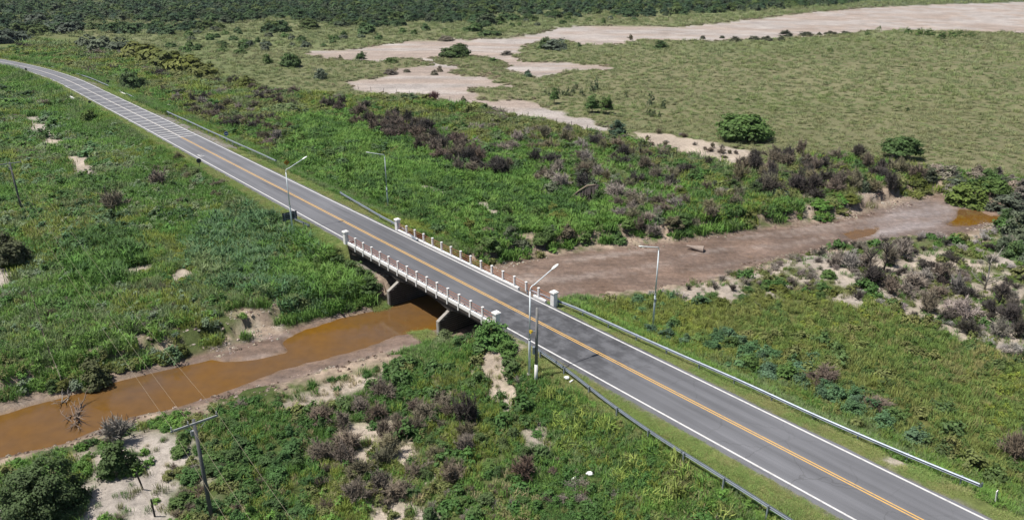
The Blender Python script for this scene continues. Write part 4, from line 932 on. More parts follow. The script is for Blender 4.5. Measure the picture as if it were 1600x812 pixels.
# ------------------------------------------------------------------ ground cover nobody could count
def proto(name, data, mat='leaf_cover'):
    o = bpy.data.objects.new(name, quadmesh(name, *data, mat)); return o
PROTO = {}
def protoset(name, gen, k):
    col = bpy.data.collections.new(name)
    for i in range(k): col.objects.link(proto(name+'_shape', gen(i)))
    PROTO[name] = (col, k)
protoset('grass_clump', lambda i: blades_data(600+i, 46, 1.0, .6, .022, .55), 4)
protoset('cane_clump', lambda i: blades_data(620+i, 40, 1.0, .55, .034, .75), 4)
protoset('weed_clump', lambda i: crown_data(640+i, .62, .0, 22, 22, .085, .22, .9, .2), 5)
protoset('short_grass', lambda i: blades_data(660+i, 60, .6, .95, .020, .5), 3)
protoset('wood_crown', lambda i: crown_data(680+i, .58, .02, 36, 30, .10, .20, .8, jit=.22, cv=.14), 5)
protoset('dry_twigs', lambda i: twig_data(700+i, 420, .8, .55, .012), 4)
protoset('plain_tuft', lambda i: crown_data(720+i, .40, .0, 26, 16, .085, .22, .7, .2), 4)
protoset('clod', lambda i: crown_data(740+i, .5, .0, 8, 12, .30, .25, .8, .2), 3)
def scatter(name, label, cat, P, scale, tints, pset, tilt=.12, aspect=None):
    n = len(P); col, k = PROTO[pset]; me = bpy.data.meshes.new(name); me.vertices.add(n); me.vertices.foreach_set('co', P.astype(np.float32).ravel())
    rot = np.stack([rng.normal(0, tilt, n), rng.normal(0, tilt, n), rng.uniform(0, 6.28, n)], 1)
    sc = scale if scale.ndim == 2 else np.stack([scale]*3, 1)
    for nm, ty, dat, key in (('rot', 'FLOAT_VECTOR', rot, 'vector'), ('scl', 'FLOAT_VECTOR', sc, 'vector'), ('tint', 'FLOAT_COLOR', np.concatenate([tints, np.ones((n, 1))], 1), 'color')):
        a = me.attributes.new(nm, ty, 'POINT'); a.data.foreach_set(key, dat.astype(np.float32).ravel())
    a = me.attributes.new('pick', 'INT', 'POINT'); a.data.foreach_set('value', rng.integers(0, k, n).astype(np.int32))
    o = bpy.data.objects.new(name, me); C.objects.link(o); tag(o, label, cat, kind='stuff')
    g = bpy.data.node_groups.new(name, 'GeometryNodeTree'); g.interface.new_socket('Geometry', in_out='INPUT', socket_type='NodeSocketGeometry'); g.interface.new_socket('Geometry', in_out='OUTPUT', socket_type='NodeSocketGeometry')
    N = g.nodes; L = g.links; gi = N.new('NodeGroupInput'); go = N.new('NodeGroupOutput'); ip = N.new('GeometryNodeInstanceOnPoints'); ci = N.new('GeometryNodeCollectionInfo')
    ci.inputs['Collection'].default_value = col; ci.inputs['Separate Children'].default_value = True; ci.inputs['Reset Children'].default_value = True
    def na(nm, ty):
        q = N.new('GeometryNodeInputNamedAttribute'); q.data_type = ty; q.inputs['Name'].default_value = nm; return q.outputs['Attribute']
    er = N.new('FunctionNodeEulerToRotation'); L.new(na('rot', 'FLOAT_VECTOR'), er.inputs[0])
    L.new(gi.outputs[0], ip.inputs['Points']); L.new(ci.outputs[0], ip.inputs['Instance']); ip.inputs['Pick Instance'].default_value = True
    L.new(na('pick', 'INT'), ip.inputs['Instance Index']); L.new(er.outputs[0], ip.inputs['Rotation']); L.new(na('scl', 'FLOAT_VECTOR'), ip.inputs['Scale']); L.new(ip.outputs[0], go.inputs[0])
    md = o.modifiers.new('scatter', 'NODES'); md.node_group = g; print(name, n); return o
CLEAR = [(*W(culvert_s, -9.6)[:2], 3.2), (*W(culvert_s, -12.5)[:2], 2.6), (*W(culvert_s+2, 5.6)[:2], 3.0)]
def sample(poly, dens, far0=95, seed=0, z=-2.2, sandkeep=.0, rmin=7.0, clump=None, maxn=60000, roadok=False):
    """points over a photo-traced patch of land; farther plants are sparser and larger"""
    g = np.random.default_rng(seed); P = pxpoly(poly, z) if not isinstance(poly, np.ndarray) else poly
    lo, hi = P.min(0), P.max(0); n = min(1200000, int((hi[0]-lo[0])*(hi[1]-lo[1])*dens)); x = g.uniform(lo[0], hi[0], n); y = g.uniform(lo[1], hi[1], n)
    D = np.hypot(np.hypot(x, y), 38); k = np.maximum(1, D/far0); ok = g.random(n) < 1/k**2
    x, y, k = x[ok], y[ok], k[ok]; ok = inpoly(x, y, P) & (np.abs(np.arctan2(x, y)) < .80); x, y, k = x[ok], y[ok], k[ok]
    s, t = to_st(x, y); t = np.abs(t); ok = (t > rmin) | (s < -600)
    if clump: ok &= fbm(x, y, clump[0], seed+5) > clump[1]
    x, y, k = x[ok], y[ok], k[ok]
    sm = sand_mask(x, y); ok = (sm < .45) | (g.random(len(x)) < sandkeep); ok &= bed_mask(x, y) < .35; x, y, k = x[ok], y[ok], k[ok]
    eb = sdist(x, y, bed)+(fbm(x, y, 5, 31)-.5)*2.4; ok = (eb < -5.2) | (eb > 1) | (fbm(x, y, 2.4, 131) > .44) ; x, y, k = x[ok], y[ok], k[ok]
    for cx, cy, cr in CLEAR: ok = (x-cx)**2+(y-cy)**2 > cr*cr; x, y, k = x[ok], y[ok], k[ok]
    zz = height(x, y); ok = zz > WATER_Z+.12
    s, t = to_st(x, y); ok &= ~((s > BR0-1) & (s < BR1+1) & (np.abs(t) < 5.4) & (zz > -1.4))
    x, y, k, zz = x[ok], y[ok], k[ok], zz[ok]
    return np.stack([x, y, zz], 1), k, g
def palette(P, cols, seed, scale=7, var=.10):
    n = len(P); f = fbm(P[:, 0], P[:, 1], scale, seed); f = np.clip((f-.25)/.5, 0, .999)*len(cols); i = np.clip((f+rng.normal(0, .32, n)).astype(int), 0, len(cols)-1)
    c = np.array(cols)[i]; return c*rng.uniform(1-var, 1+var, (n, 1))*rng.uniform(.94, 1.06, (n, 3))
def cover(name, label, cat, poly, dens, size, pset, cols, seed, far0=95, aspect=1.0, **kw):
    P, k, g = sample(poly, dens, far0, seed, **kw)
    if not len(P): print('EMPTY', name); return
    s = g.uniform(*size, len(P))*k; sc = np.stack([s, s, s*aspect/np.maximum(1, k**.6)*g.uniform(.75, 1.25, len(P))], 1)
    return scatter(name, label, cat, P, sc, palette(P, cols, seed+3, 18), pset)
LUSH = (.064,.128,.026); LUSH2 = (.086,.156,.032); DEEP = (.042,.086,.022); BLUEG = (.062,.115,.050); YELG = (.125,.155,.030); OLIV = (.100,.112,.038); STRAW = (.22,.19,.105); PALE = (.10,.135,.055)
LEFT = [(-250,108),(-20,106),(60,122),(150,165),(260,226),(430,322),(545,392),(600,440),(625,470),(530,494),(420,528),(300,568),(150,605),(0,645),(-250,740)]
CANE = [(330,335),(430,318),(545,385),(605,440),(570,462),(450,475),(340,450),(285,395)]
NEARB = [(-80,900),(-80,735),(0,722),(100,700),(150,678),(220,652),(330,628),(440,612),(600,570),(700,530),(770,505),(830,520),(862,560),(1000,670),(1260,840),(1260,980),(0,980)]
LAWN = [(850,590),(1000,680),(1250,840),(1300,980),(860,980),(840,700)]
RIGHT = [(870,478),(980,466),(1060,455),(1200,455),(1330,462),(1420,480),(1640,580),(1740,800),(1640,840),(1540,762),(1230,622),(980,518)]
SANDR = [(980,465),(1050,447),(1130,422),(1240,396),(1340,374),(1430,368),(1480,372),(1550,345),(1660,345),(1660,590),(1420,490),(1330,470),(1200,465)]
MARSH = [(420,250),(480,180),(560,190),(760,235),(930,225),(1080,290),(1320,330),(1300,345),(1080,374),(860,400),(800,410),(700,370),(600,320)]
SCRUB = [(0,85),(60,60),(250,95),(420,140),(640,155),(760,170),(930,205),(1050,228),(1180,252),(1300,240),(1450,262),(1660,290),(1660,330),(1450,300),(1320,335),(1180,345),(1000,330),(800,250),(560,185),(470,180),(430,245),(330,200),(200,140),(100,108)]
cover('weed_cover', 'dense leafy green weeds covering the bank left of the road', 'weeds', LEFT, 1.1, (.8,1.6), 'weed_clump', [DEEP, LUSH, BLUEG, OLIV, LUSH2], 1, aspect=.9, clump=(12,.44))
cover('tall_grass', 'tall green grass among the weeds left of the road', 'grass', LEFT, 2.6, (.8,1.4), 'grass_clump', [LUSH, LUSH2, PALE, YELG, LUSH], 2)
cover('reed_bed', 'bright green canes filling the hollow beside the bridge approach', 'reeds', CANE, 2.2, (1.4,2.1), 'cane_clump', [LUSH2, LUSH, BLUEG, PALE], 3, aspect=.85)
cover('yellow_weeds', 'yellow green flowering weeds in a patch among the canes', 'weeds', [(205,335),(295,345),(330,440),(300,470),(225,440)], 1.6, (.7,1.3), 'weed_clump', [YELG, (.16,.17,.03), OLIV], 4)
cover('reed_bed', 'bright grass green reeds above the cut bank', 'reeds', [(45,480),(120,450),(250,470),(300,500),(280,545),(180,575),(80,590),(50,560)], 1.3, (1.0,1.6), 'cane_clump', [(.085,.155,.03), LUSH2, LUSH], 21, clump=(9,.38))
cover('reed_bed', 'dark green reeds in the wet hollow left of the yellow weeds', 'reeds', [(95,395),(150,360),(215,370),(225,420),(180,450),(110,450)], 1.5, (1.3,2.0), 'cane_clump', [(.045,.095,.025), LUSH, DEEP], 22)
cover('tall_grass', 'rusty yellow grass near the far utility pole', 'grass', [(20,300),(70,290),(160,330),(150,390),(60,390),(20,340)], 1.6, (.8,1.4), 'grass_clump', [(.14,.125,.045), OLIV, YELG], 23, clump=(8,.42))
cover('weed_cover', 'pale sage weeds in drifts left of the road', 'weeds', LEFT, .5, (.9,1.8), 'weed_clump', [(.105,.145,.085), (.12,.15,.08)], 24, clump=(16,.55))
cover('dry_twig_litter', 'brown twigs in drifts left of the road', 'twigs', LEFT, .3, (1.0,2.0), 'dry_twigs', [B_DRY, B_MIX, B_GREY], 25, clump=(14,.56))
cover('weed_cover', 'dark bushy weeds in drifts left of the road', 'weeds', LEFT, .35, (1.2,2.4), 'weed_clump', [(.03,.058,.022), DEEP], 26, clump=(12,.57))
cover('weed_cover', 'mixed green weeds covering the near creek bank', 'weeds', NEARB, 2.0, (.6,1.25), 'weed_clump', [DEEP, LUSH, LUSH2, OLIV, DEEP], 5, clump=(5,.36), sandkeep=.05)
cover('tall_grass', 'loose green grass on the near creek bank', 'grass', NEARB, 2.2, (.5,1.0), 'grass_clump', [LUSH, YELG, LUSH2, STRAW], 6, clump=(6,.4), sandkeep=.06)
cover('dry_twig_litter', 'low dry twigs among the weeds of the near bank', 'twigs', NEARB, .35, (.8,1.5), 'dry_twigs', [B_DRY, B_GREY, B_MIX], 7, clump=(9,.5))
cover('lawn_grass', 'soft bright grass on the slope below the guardrail', 'grass', LAWN, 5.0, (.45,.8), 'short_grass', [(.06,.12,.028), LUSH2, (.055,.105,.03), PALE], 8)
cover('tall_grass', 'light green grass tussocks on the slope below the guardrail', 'grass', LAWN, .8, (.9,1.5), 'cane_clump', [(.15,.20,.045), LUSH2, (.17,.21,.055)], 9, clump=(6,.54))
cover('weed_cover', 'yellowish weeds on the flat right of the road', 'weeds', RIGHT, 1.3, (.6,1.3), 'weed_clump', [(.11,.13,.036), (.08,.115,.03), (.14,.165,.03), (.115,.13,.036), (.058,.095,.026)], 10, aspect=.85)
cover('tall_grass', 'yellow green grass on the flat right of the road', 'grass', RIGHT, 2.2, (.6,1.1), 'grass_clump', [(.13,.155,.036), (.12,.14,.04), (.095,.14,.034), (.16,.155,.06), (.14,.155,.035)], 11)
cover('weed_cover', 'sparse green weeds between grey sand on the right bank', 'weeds', SANDR, .8, (.6,1.2), 'weed_clump', [DEEP, LUSH, OLIV, (.09,.125,.03)], 12, clump=(6,.42), sandkeep=.05)
cover('dry_twig_litter', 'grey dead twigs strewn on the sandy right bank', 'twigs', SANDR, .35, (1.0,1.9), 'dry_twigs', [B_GREY, B_DARK, (.24,.22,.20)], 13, sandkeep=.8)
cover('reed_bed', 'bright green marsh grass between the road and the scrub', 'reeds', MARSH, 2.0, (1.0,1.5), 'cane_clump', [LUSH, LUSH2, DEEP, LUSH2], 14)
BRIGHT = [(440,190),(480,180),(560,195),(640,245),(700,285),(690,320),(610,290),(540,250)]
cover('reed_bed', 'smooth bright green grass of the wet meadow behind the far street lamp', 'grass', BRIGHT, 3.0, (.9,1.3), 'grass_clump', [(.075,.15,.03), (.095,.165,.034)], 27)
cover('lawn_grass', 'low bright grass along the far edge of the creek bed', 'grass', [(880,400),(920,370),(1010,372),(1080,362),(1300,335),(1310,346),(1180,362),(1000,388)], 4.0, (.6,1.0), 'short_grass', [(.07,.14,.028), LUSH2, LUSH], 28)
cover('weed_cover', 'green weeds of the marsh between the road and the creek bed', 'weeds', MARSH, 1.0, (.9,1.7), 'weed_clump', [LUSH, DEEP, OLIV, LUSH2, DEEP], 15, aspect=.85, clump=(14,.46))
cover('weed_cover', 'mixed olive undergrowth of the scrub beyond the road', 'weeds', SCRUB, .85, (1.0,1.9), 'weed_clump', [DEEP, OLIV, LUSH, OLIV, PALE], 16, aspect=.8)
cover('tall_grass', 'pale grass in the scrub beyond the road', 'grass', SCRUB, .9, (.9,1.5), 'grass_clump', [OLIV, PALE, YELG, LUSH], 17)
cover('dry_twig_litter', 'brown dead twigs through the scrub beyond the road', 'twigs', SCRUB, .12, (1.4,2.6), 'dry_twigs', [B_DRY, B_DARK, B_GREY], 18, clump=(14,.5))
for nm, poly, sd_, cl_ in (('near creek bank', NEARB, 71, [DEEP, (.05,.085,.026), OLIV]), ('left side field', LEFT, 72, [DEEP, LUSH, BLUEG]), ('scrub beyond the road', SCRUB, 73, [DEEP, OLIV, (.06,.085,.04)]), ('flat right of the road', RIGHT, 74, [(.055,.085,.028), OLIV, BLUEG]), ('marsh beyond the road', MARSH, 75, [DEEP, LUSH, (.045,.08,.03)]), ('sandy right bank', SANDR, 76, [DEEP, OLIV])):
    cover('bushy_weeds', 'knee high bushy weeds dotted over the '+nm, 'weeds', poly, .11, (1.3,2.5), 'weed_clump', cl_, sd_, aspect=.95, clump=(10,.40))
cover('sparse_tufts', 'sparse small tufts on bare sand of the near bank', 'grass', NEARB, .8, (.35,.7), 'grass_clump', [STRAW, OLIV, LUSH], 77, sandkeep=.9)
cover('sparse_tufts', 'sparse small tufts on bare sand of the right bank', 'grass', SANDR, .8, (.35,.8), 'grass_clump', [STRAW, OLIV, LUSH], 78, sandkeep=.9)
# brown fringe of low plants round the salt flats
def fringe():
    g = np.random.default_rng(81); X = []
    for poly in (salt_up, salt_low, island):
        A = poly; B = np.roll(poly, -1, 0)
        for a, b in zip(A, B):
            L = np.linalg.norm(b-a); m = int(min(L, 500)*1.6); t = g.random((m, 1)); X.append(a+(b-a)*t+g.normal(0, 2.2, (m, 2)))
    X = np.concatenate(X); X = X[(np.hypot(X[:, 0], X[:, 1]) < 900) & (np.abs(np.arctan2(X[:, 0], X[:, 1])) < .75)]; k = (sand_mask(X[:, 0], X[:, 1]) < .93) & (fbm(X[:, 0], X[:, 1], 12, 83) > .42); X = X[k]
    P = np.stack([X[:, 0], X[:, 1], height(X[:, 0], X[:, 1])], 1); s = g.uniform(.6, 1.8, len(P))*np.maximum(1, np.hypot(X[:, 0], X[:, 1])/300)**.5
    scatter('salt_fringe', 'low brownish plants fringing the salt flats', 'plants', P, np.stack([s*1.2, s*1.2, s*.8], 1), palette(P, [(.13,.115,.075), (.12,.125,.06), (.16,.135,.09)], 85, 20), 'plain_tuft')
fringe()
# weeds on the embankment slopes
def slopes():
    g = np.random.default_rng(37); n = 34000; s = np.concatenate([g.uniform(-60, 190, n), g.uniform(-330, -60, n//3)]); t = g.uniform(6.3, 12.5, len(s))*np.sign(g.random(len(s))-.5)
    p = RP[None, :]+RD[None, :]*s[:, None]+RN[None, :]*(t+tcurve(s))[:, None]; x, y = p[:, 0], p[:, 1]; z = height(x, y)
    ok = (sand_mask(x, y) < .5) & (bed_mask(x, y) < .3) & (z > WATER_Z+.3)
    for cx, cy, cr in CLEAR: ok &= (x-cx)**2+(y-cy)**2 > cr*cr
    ok &= ~((s > 120) & (t < -6)) | (g.random(len(s)) < .35)
    for s0, s1, t0, t1 in ((-36, 18, 3.6, 8.6), (-128, -92, 3.6, 7.5)): ok &= ~((s > s0) & (s < s1) & (t > t0) & (t < t1))
    P = np.stack([x, y, z], 1)[ok]; k = g.random(len(P)) < .5; D = np.maximum(1, np.hypot(P[:, 0], P[:, 1])/120); z0 = g.uniform(.5, 1.0, len(P))*D
    A = P[k]; scatter('weed_cover', 'leafy weeds on the road embankment slopes', 'weeds', A, np.stack([z0[k], z0[k], z0[k]*.75], 1), palette(A, [LUSH, DEEP, OLIV, LUSH2, (.09,.12,.04)], 38, 12), 'weed_clump')
    A = P[~k]; scatter('tall_grass', 'grass on the road embankment slopes', 'grass', A, np.stack([z0[~k]]*3, 1)*1.05, palette(A, [YELG, LUSH2, PALE, LUSH], 39, 12), 'grass_clump')
slopes()
# mown verge along the road
def verge():
    g = np.random.default_rng(31); n = 60000; s = np.where(g.random(n) < .8, g.uniform(-130, 185, n), g.uniform(-420, -130, n)); t = g.uniform(4.0, 7.6, n)*np.sign(g.random(n)-.5)
    p = RP[None, :]+RD[None, :]*s[:, None]+RN[None, :]*(t+tcurve(s))[:, None]; x, y = p[:, 0], p[:, 1]
    ok = ~((s > BR0-1.5) & (s < BR1+1.5) & (np.abs(t) < 5.4)) & (sand_mask(x, y) < .5) & (vnoise(x, y, 2.5, 3) > .18)
    for s0, s1, t0, t1 in ((-36, 18, 3.6, 8.6), (-128, -92, 3.6, 7.5)): ok &= ~((s > s0) & (s < s1) & (t > t0) & (t < t1)) | (g.random(n) < .06)
    x, y, t = x[ok], y[ok], t[ok]; P = np.stack([x, y, height(x, y)], 1); sz = g.uniform(.35, .7, len(P))*np.maximum(1, np.hypot(x, y)/130)*(.6+.5*sstep(4.2, 6.5, np.abs(t)))
    scatter('verge_grass', 'short yellowish green grass on the road verges', 'grass', P, np.stack([sz, sz, sz*.55], 1), palette(P, [(.17,.21,.065), (.14,.20,.058), (.205,.21,.085), (.165,.205,.065)], 33), 'short_grass')
verge()
PLAIN = np.array([(-900,1100),(-330,420),(-200,300),(-120,200),(0,150),(90,110),(160,70),(900,500),(1300,1100)], float)
def plain():
    excl = pxpoly(SCRUB); P, k, g = sample(PLAIN, .6, 125, 41); x, y = P[:, 0], P[:, 1]
    grn = GREEN[0][0]; ok = (~inpoly(x, y, grn)); P, k = P[ok], k[ok]
    s = g.uniform(.6, 1.3, len(P))*k**.7; sc = np.stack([s*1.2, s*1.2, s*.40/np.maximum(1, k**.6)], 1)
    scatter('plain_grass', 'olive tussock grass covering the wide plain', 'grass', P, sc, palette(P, [(.130,.152,.066), (.138,.158,.070), (.124,.150,.060), (.146,.154,.078)], 43, 90), 'plain_tuft')
    P, k, g = sample(PLAIN, 1.6, 125, 47); x, y = P[:, 0], P[:, 1]; ok = (~inpoly(x, y, grn)); P, k = P[ok], k[ok]; s = g.uniform(.6, 1.2, len(P))*k**.85
    scatter('plain_grass', 'pale straw tinted grass blades across the wide plain', 'grass', P, np.stack([s, s, s*.6], 1), palette(P, [(.143,.167,.071), (.154,.173,.080), (.135,.164,.064), (.158,.167,.08)], 49, 90), 'grass_clump')
plain()
R_ = np.array(rest); z_ = height(R_[:, 0], R_[:, 1]); wd = rng.uniform(7, 13, len(R_))*np.maximum(1, np.hypot(R_[:, 0], R_[:, 1])/1100)
scatter('far_wood', 'distant dark wood that closes off the plain', 'wood', np.stack([R_[:, 0], R_[:, 1], z_-.1], 1), np.stack([wd, wd, wd*rng.uniform(.8, 1.1, len(R_))], 1), np.array(WC)[rng.integers(0, len(WC), len(R_))]*rng.uniform(.85, 1.15, (len(R_), 1)), 'wood_crown', .03)
# clods and stones along the cut banks and on the mud
def clods():
    g = np.random.default_rng(61); B = bed; n = 60000; lo, hi = B.min(0)-6, B.max(0)+6; x = g.uniform(max(lo[0], -70), min(hi[0], 110), n); y = g.uniform(35, 150, n); d = sdist(x, y, B); ok = (d > -6) & (d < 1.2) & (fbm(x, y, 5, 63) > .48); x, y = x[ok], y[ok]
    z = height(x, y); ok = (z > WATER_Z+.05); x, y, z = x[ok], y[ok], z[ok]; s = g.uniform(.12, .42, len(x)); P = np.stack([x, y, z-.05], 1)
    scatter('bank_clods', 'earth clods and stones along the cut creek banks', 'clods', P, s, palette(P, [(.20,.15,.12), (.30,.25,.20), (.14,.10,.08), (.38,.33,.28)], 65), 'clod')
clods()

# ------------------------------------------------------------------ fences
def fence(pts, label, n, h=1.3, lean=.1, wires=3, group='old wire fences'):
    A = [at1(*p) for p in pts]; r = empty('wire_fence', A[0]); tag(r, label, 'fence', group); tot = []; L = [0]
    for a, b in zip(A, A[1:]): L.append(L[-1]+math.hypot(b[0]-a[0], b[1]-a[1]))
    tops = []
    for k in range(n):
        q = L[-1]*k/(n-1); i = max(j for j in range(len(L)-1) if L[j] <= q+1e-6); f = (q-L[i])/(L[i+1]-L[i]); x = A[i][0]+(A[i+1][0]-A[i][0])*f; y = A[i][1]+(A[i+1][1]-A[i][1])*f; z = hz(x, y)
        dx, dy = random.uniform(-lean, lean), random.uniform(-lean, lean); tops.append((x+dx, y+dy, z+h))
        part(MB().tube([(x, y, z-.4), (x+dx*.5, y+dy*.5, z+h*.5), (x+dx, y+dy, z+h)], [.075,.068,.06], 6), 'post', 'fence_wood', r)
    for wv in range(wires):
        fz = h*(.3+.3*wv); pts_ = [(t[0], t[1], t[2]-h+fz) for t in tops]; part(MB().tube(pts_, .006, 3), 'strand', 'wire', r)
fence([(242,806),(224,764)], 'pair of dark leaning fence posts on the sandy near bank', 2, 1.7, .2, 2)
fence([(100,606),(80,568),(62,505),(52,470)], 'dark fence posts running up from the creek through the left side weeds', 6, 1.4)
fence([(560,140),(620,147),(700,158),(820,182),(920,205),(1000,232)], 'far fence of thin posts along the edge of the lower salt flat', 22, 1.5, .1, 2)

# ------------------------------------------------------------------ wood and litter
def branchy(name, loc, seed, n, length, rad, mat, label, cat, flat=.35, up=.3, az=None, sub='branch'):
    g = random.Random(seed); r = empty(name, loc); tag(r, label, cat)
    for k in range(n):
        a = (az+g.uniform(-.38, .38)+(math.pi if g.random() < .45 else 0)) if az is not None else g.uniform(0, 6.28); L = length*g.uniform(.45, 1); e = g.uniform(0, flat)+up*g.random()
        q_ = g.uniform(-.5, .5)*length*.9; o = Vector((math.cos(az or 0)*q_+g.uniform(-.3, .3), math.sin(az or 0)*q_+g.uniform(-.3, .3), g.uniform(-.05, .3))); pts = [o]
        d = Vector((math.cos(a)*math.cos(e), math.sin(a)*math.cos(e), math.sin(e)))
        for j in range(4):
            d = (d+Vector((g.uniform(-.35, .35), g.uniform(-.35, .35), g.uniform(-.2, .25)))).normalized(); q = pts[-1]+d*L/4; pts.append(Vector((q.x, q.y, max(q.z, .02))))
        mb = MB().tube(pts, [rad, rad*.8, rad*.6, rad*.4, rad*.15], 6)
        for j in range(1, 4):
            if g.random() < .75:
                e2 = pts[j]+(d+Vector((g.uniform(-1, 1), g.uniform(-1, 1), g.uniform(-.2, .8))))*L*.16; mb.tube([pts[j], (pts[j]+e2)/2+Vector((0, 0, .03)), e2], [rad*.5, rad*.35, rad*.1], 5)
        mb.build(sub, mat, r, smooth=True)
    return r
x, y, z = at1(122, 655); branchy('driftwood_snag', (x, y, WATER_Z-.15), 3, 22, 3.0, .07, 'drift', 'tangled driftwood snag stranded in the ochre creek water', 'driftwood', .3, .35, 1.9)
x, y, z = at1(105, 628); branchy('dead_branch', (x, y, max(z, WATER_Z)-.1), 8, 8, 2.4, .05, 'deadwood', 'broken pale branch leaning off the bank into the creek', 'branch', .4, .4, 1.6)
def dead_tree(u, v, hpx, label, seed, mat='deadwood', n=7):
    p, wm, hm = pxsize(u, v, hpx*.6, hpx); g = random.Random(seed); r = empty('dead_tree', p); tag(r, label, 'dead tree', 'leafless dead trees'); hm = max(hm, 2.5)
    tr = [Vector((0, 0, -.3)), Vector((.1, 0, hm*.35)), Vector((-.05, .1, hm*.7)), Vector((.15, .05, hm))]; MB().tube(tr, [.13, .10, .06, .02], 7).build('trunk', mat, r, smooth=True)
    for k in range(n):
        f = g.uniform(.08, .85); o = tr[0].lerp(tr[3], f); o = Vector((0, 0, hm*f)); a = g.uniform(0, 6.28); L = hm*g.uniform(.3, .6)*(1.1-f*.5); d = Vector((math.cos(a), math.sin(a), g.uniform(.5, 1.4))).normalized(); q1 = o+d*L*.5+Vector((g.uniform(-.2, .2), g.uniform(-.2, .2), .1)); q2 = q1+(d+Vector((g.uniform(-.4, .4), g.uniform(-.4, .4), .3)))*L*.5
        mb = MB().tube([o, q1, q2], [.065, .045, .012], 6)
        for j in range(3):
            e = q1.lerp(q2, g.random()); mb.tube([e, e+Vector((g.uniform(-1, 1), g.uniform(-1, 1), g.uniform(.2, 1)))*L*.3], [.025, .006], 5)
        mb.build('limb', mat, r, smooth=True)
dead_tree(1538, 452, 62, 'pale dead tree with forked white limbs on the sandy right bank', 1, n=10)
dead_tree(1355, 435, 60, 'blackened dead tree on the sand mound by the creek', 2, 'scorched', 8)
dead_tree(1380, 425, 55, 'dark forked dead tree rising from the bank thicket', 3, 'scorched', 8)
dead_tree(1560, 475, 45, 'short dark dead tree right of the pale forked one', 4, 'scorched', 7)
dead_tree(713, 272, 44, 'slim dark dead tree at the end of the thicket strip', 5, 'scorched', 7)
dead_tree(1010, 325, 34, 'pale bent dead tree behind the broken slab', 6, n=6)
dead_tree(1155, 275, 30, 'slim dead tree below the pale sand strip', 7, 'scorched', 6)
dead_tree(1000, 250, 30, 'slim dead tree amid green weeds below the salt strip', 8, 'scorched', 6)
x, y, z = at1(918, 314); r = empty('fallen_trunk', (x, y, z)); tag(r, 'dark collapsed trunk with upturned roots lying in green scrub', 'log')
MB().tube([(-2.9,-.5,.9),(-1.6,-.2,1.9),(-.2,.1,2.7),(1.4,.2,2.8)], [.07,.12,.17,.20], 9).build('trunk', 'drift', r, smooth=True)
for k in range(26):
    a = k*.241; MB().tube([(1.3,.2,2.6),(1.5+.3*math.cos(a*3),.2+.8*math.cos(a),2.1+.8*math.sin(a)),(1.7+.5*math.cos(k*1.0),.1+1.5*math.cos(a),1.6+1.1*math.sin(a))], [.16,.10,.02], 5).build('root', 'scorched', r)
for k in range(60):
    f = random.random(); bx_ = -2.6+4.2*f; zt = 1.1+1.6*min(1, f*1.4); MB().tube([(bx_,-.1+.3*f,zt),(bx_+random.uniform(-.3,.3),-.5+random.uniform(-.5,.3),zt*.55),(bx_+random.uniform(-.4,.4),-.8+random.uniform(-.6,.6),-.1)], [.10,.08,.05], 5).build('branch', 'scorched', r)
def slab(u, v, sx, sy, sz, label, name, mat, rot, seed, cat='slab'):
    x, y, z = at1(u, v); g = random.Random(seed); pr = [(math.cos(a)*sx*g.uniform(.75, 1.1), math.sin(a)*sy*g.uniform(.75, 1.1)) for a in [6.283*i/9 for i in range(9)]]
    o = MB().prism(pr, lambda a, b: (a, b, -.25), lambda a, b: (a*.92, b*.92, sz+.12*math.sin(a*3))).build(name, mat, bevel=.03); o.location = (x, y, z+.12); o.rotation_euler = rot; tag(o, label, cat); return o
slab(1010,333,1.7,.8,.3,'broken pale slab tipped in the scrub near the creek','broken_slab','slab',(.25,.1,.4),1)
slab(261,169,1.4,.9,.8,'grey boulder beside the weathered guardrail end','boulder','concrete',(0,0,.3),2,'boulder')
x, y, z = at1(1094, 392); r = empty('concrete_outfall', (x, y, z)); r.rotation_euler = (0, 0, -.35); tag(r, 'tapered concrete pipe mouth lying half buried in the creek mud', 'pipe')
n_ = 14; mb = MB(); V_ = []; F_ = []
for i, (xx, rr, zz) in enumerate(((-2.6,.22,.75),(-1.2,.5,.55),(.6,.95,.35),(.6,.80,.35),(-.6,.45,.45))):
    for k in range(n_): a = 2*math.pi*k/n_; V_.append((xx, rr*math.cos(a), zz+rr*.75*math.sin(a)))
for i in range(4):
    for k in range(n_): F_.append((i*n_+k, i*n_+(k+1) % n_, (i+1)*n_+(k+1) % n_, (i+1)*n_+k))
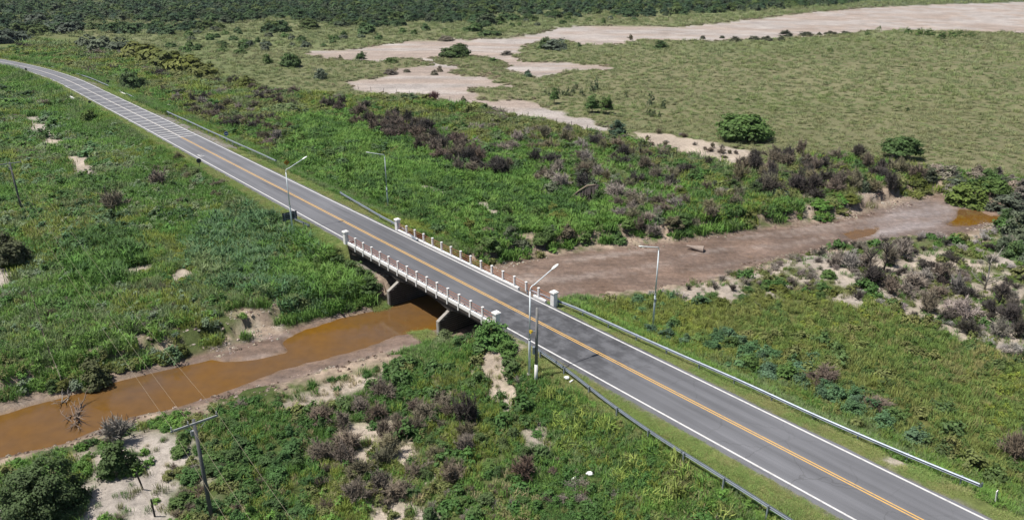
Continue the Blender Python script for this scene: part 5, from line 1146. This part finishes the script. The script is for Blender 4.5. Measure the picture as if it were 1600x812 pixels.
V_ = [(p[0]*.8, p[1]*.8, p[2]*.8) for p in V_]; F_ += [tuple(range(n_))]; mb.add(V_, F_).build('pipe', 'slab', r, smooth=False); MB().add([(.2,.52*math.cos(2*math.pi*k/n_),.28+.40*math.sin(2*math.pi*k/n_)) for k in range(n_)], [tuple(range(n_))]).build('mouth_shade', 'scorched', r)  # disc in the dark wood colour, painted shade inside the pipe
def bottle(u, v, label, s=1.0, bag=False, seed=0):
    x, y, z = at1(u, v)
    if bag:
        d = crown_data(seed, .5, 0, 12, 10, .35, .25, .7, .2); bm = bmesh.new(); bmesh.ops.create_icosphere(bm, subdivisions=3, radius=.5)
        for q in bm.verts: q.co *= 1+.35*(float(fbm(q.co.x*3+seed, q.co.y*3+q.co.z*2, .7, seed))-.5)*2; q.co.z = q.co.z*.55+.15
        me = bpy.data.meshes.new('plastic_bag'); bm.to_mesh(me); bm.free(); me.materials.append(M['plastic']); o = bpy.data.objects.new('plastic_bag', me); C.objects.link(o); o.scale = (s, s*.7, s)
        o.location = (x, y, z+.15); tag(o, label, 'plastic bag'); return
    o = MB().tube([(0,0,0),(.02,0,0),(.55,0,0),(.68,0,0),(.72,0,0),(.80,0,0)], [.10,.13,.13,.06,.045,.045], 12).build('plastic_bottle', 'plastic', smooth=True); o.scale = (s, s, s); o.location = (x, y, z+.22); o.rotation_euler = (0, -.2, .7); tag(o, label, 'bottle')
bottle(885, 593, 'white plastic litter in grass beside the guardrail near the concrete pole', .55, True, 2)
bottle(890, 600, 'small white bottle in grass beside the guardrail near the concrete pole', .6)
bottle(921, 743, 'white plastic bag on the lawn slope below the guardrail', .6, True, 5)
bottle(893, 753, 'small white bottle in the grass near the plastic bag', .7)

# ------------------------------------------------------------------ thin summer haze
def haze():
    m = bpy.data.materials.new('haze'); m.use_nodes = True; n, l = nodes(m); n.remove(n['Principled BSDF']); v = n.new('ShaderNodeVolumePrincipled')
    v.inputs['Color'].default_value = (.80, .88, 1, 1); v.inputs['Density'].default_value = .00003; v.inputs['Anisotropy'].default_value = .2
    l.new(v.outputs[0], n['Material Output'].inputs['Volume'])
    o = MB().box((-9500, -9500, -8), (9500, 9500, 36.5)).build('haze', m); tag(o, 'thin pale summer haze over the whole plain', 'haze', kind='stuff')
haze()
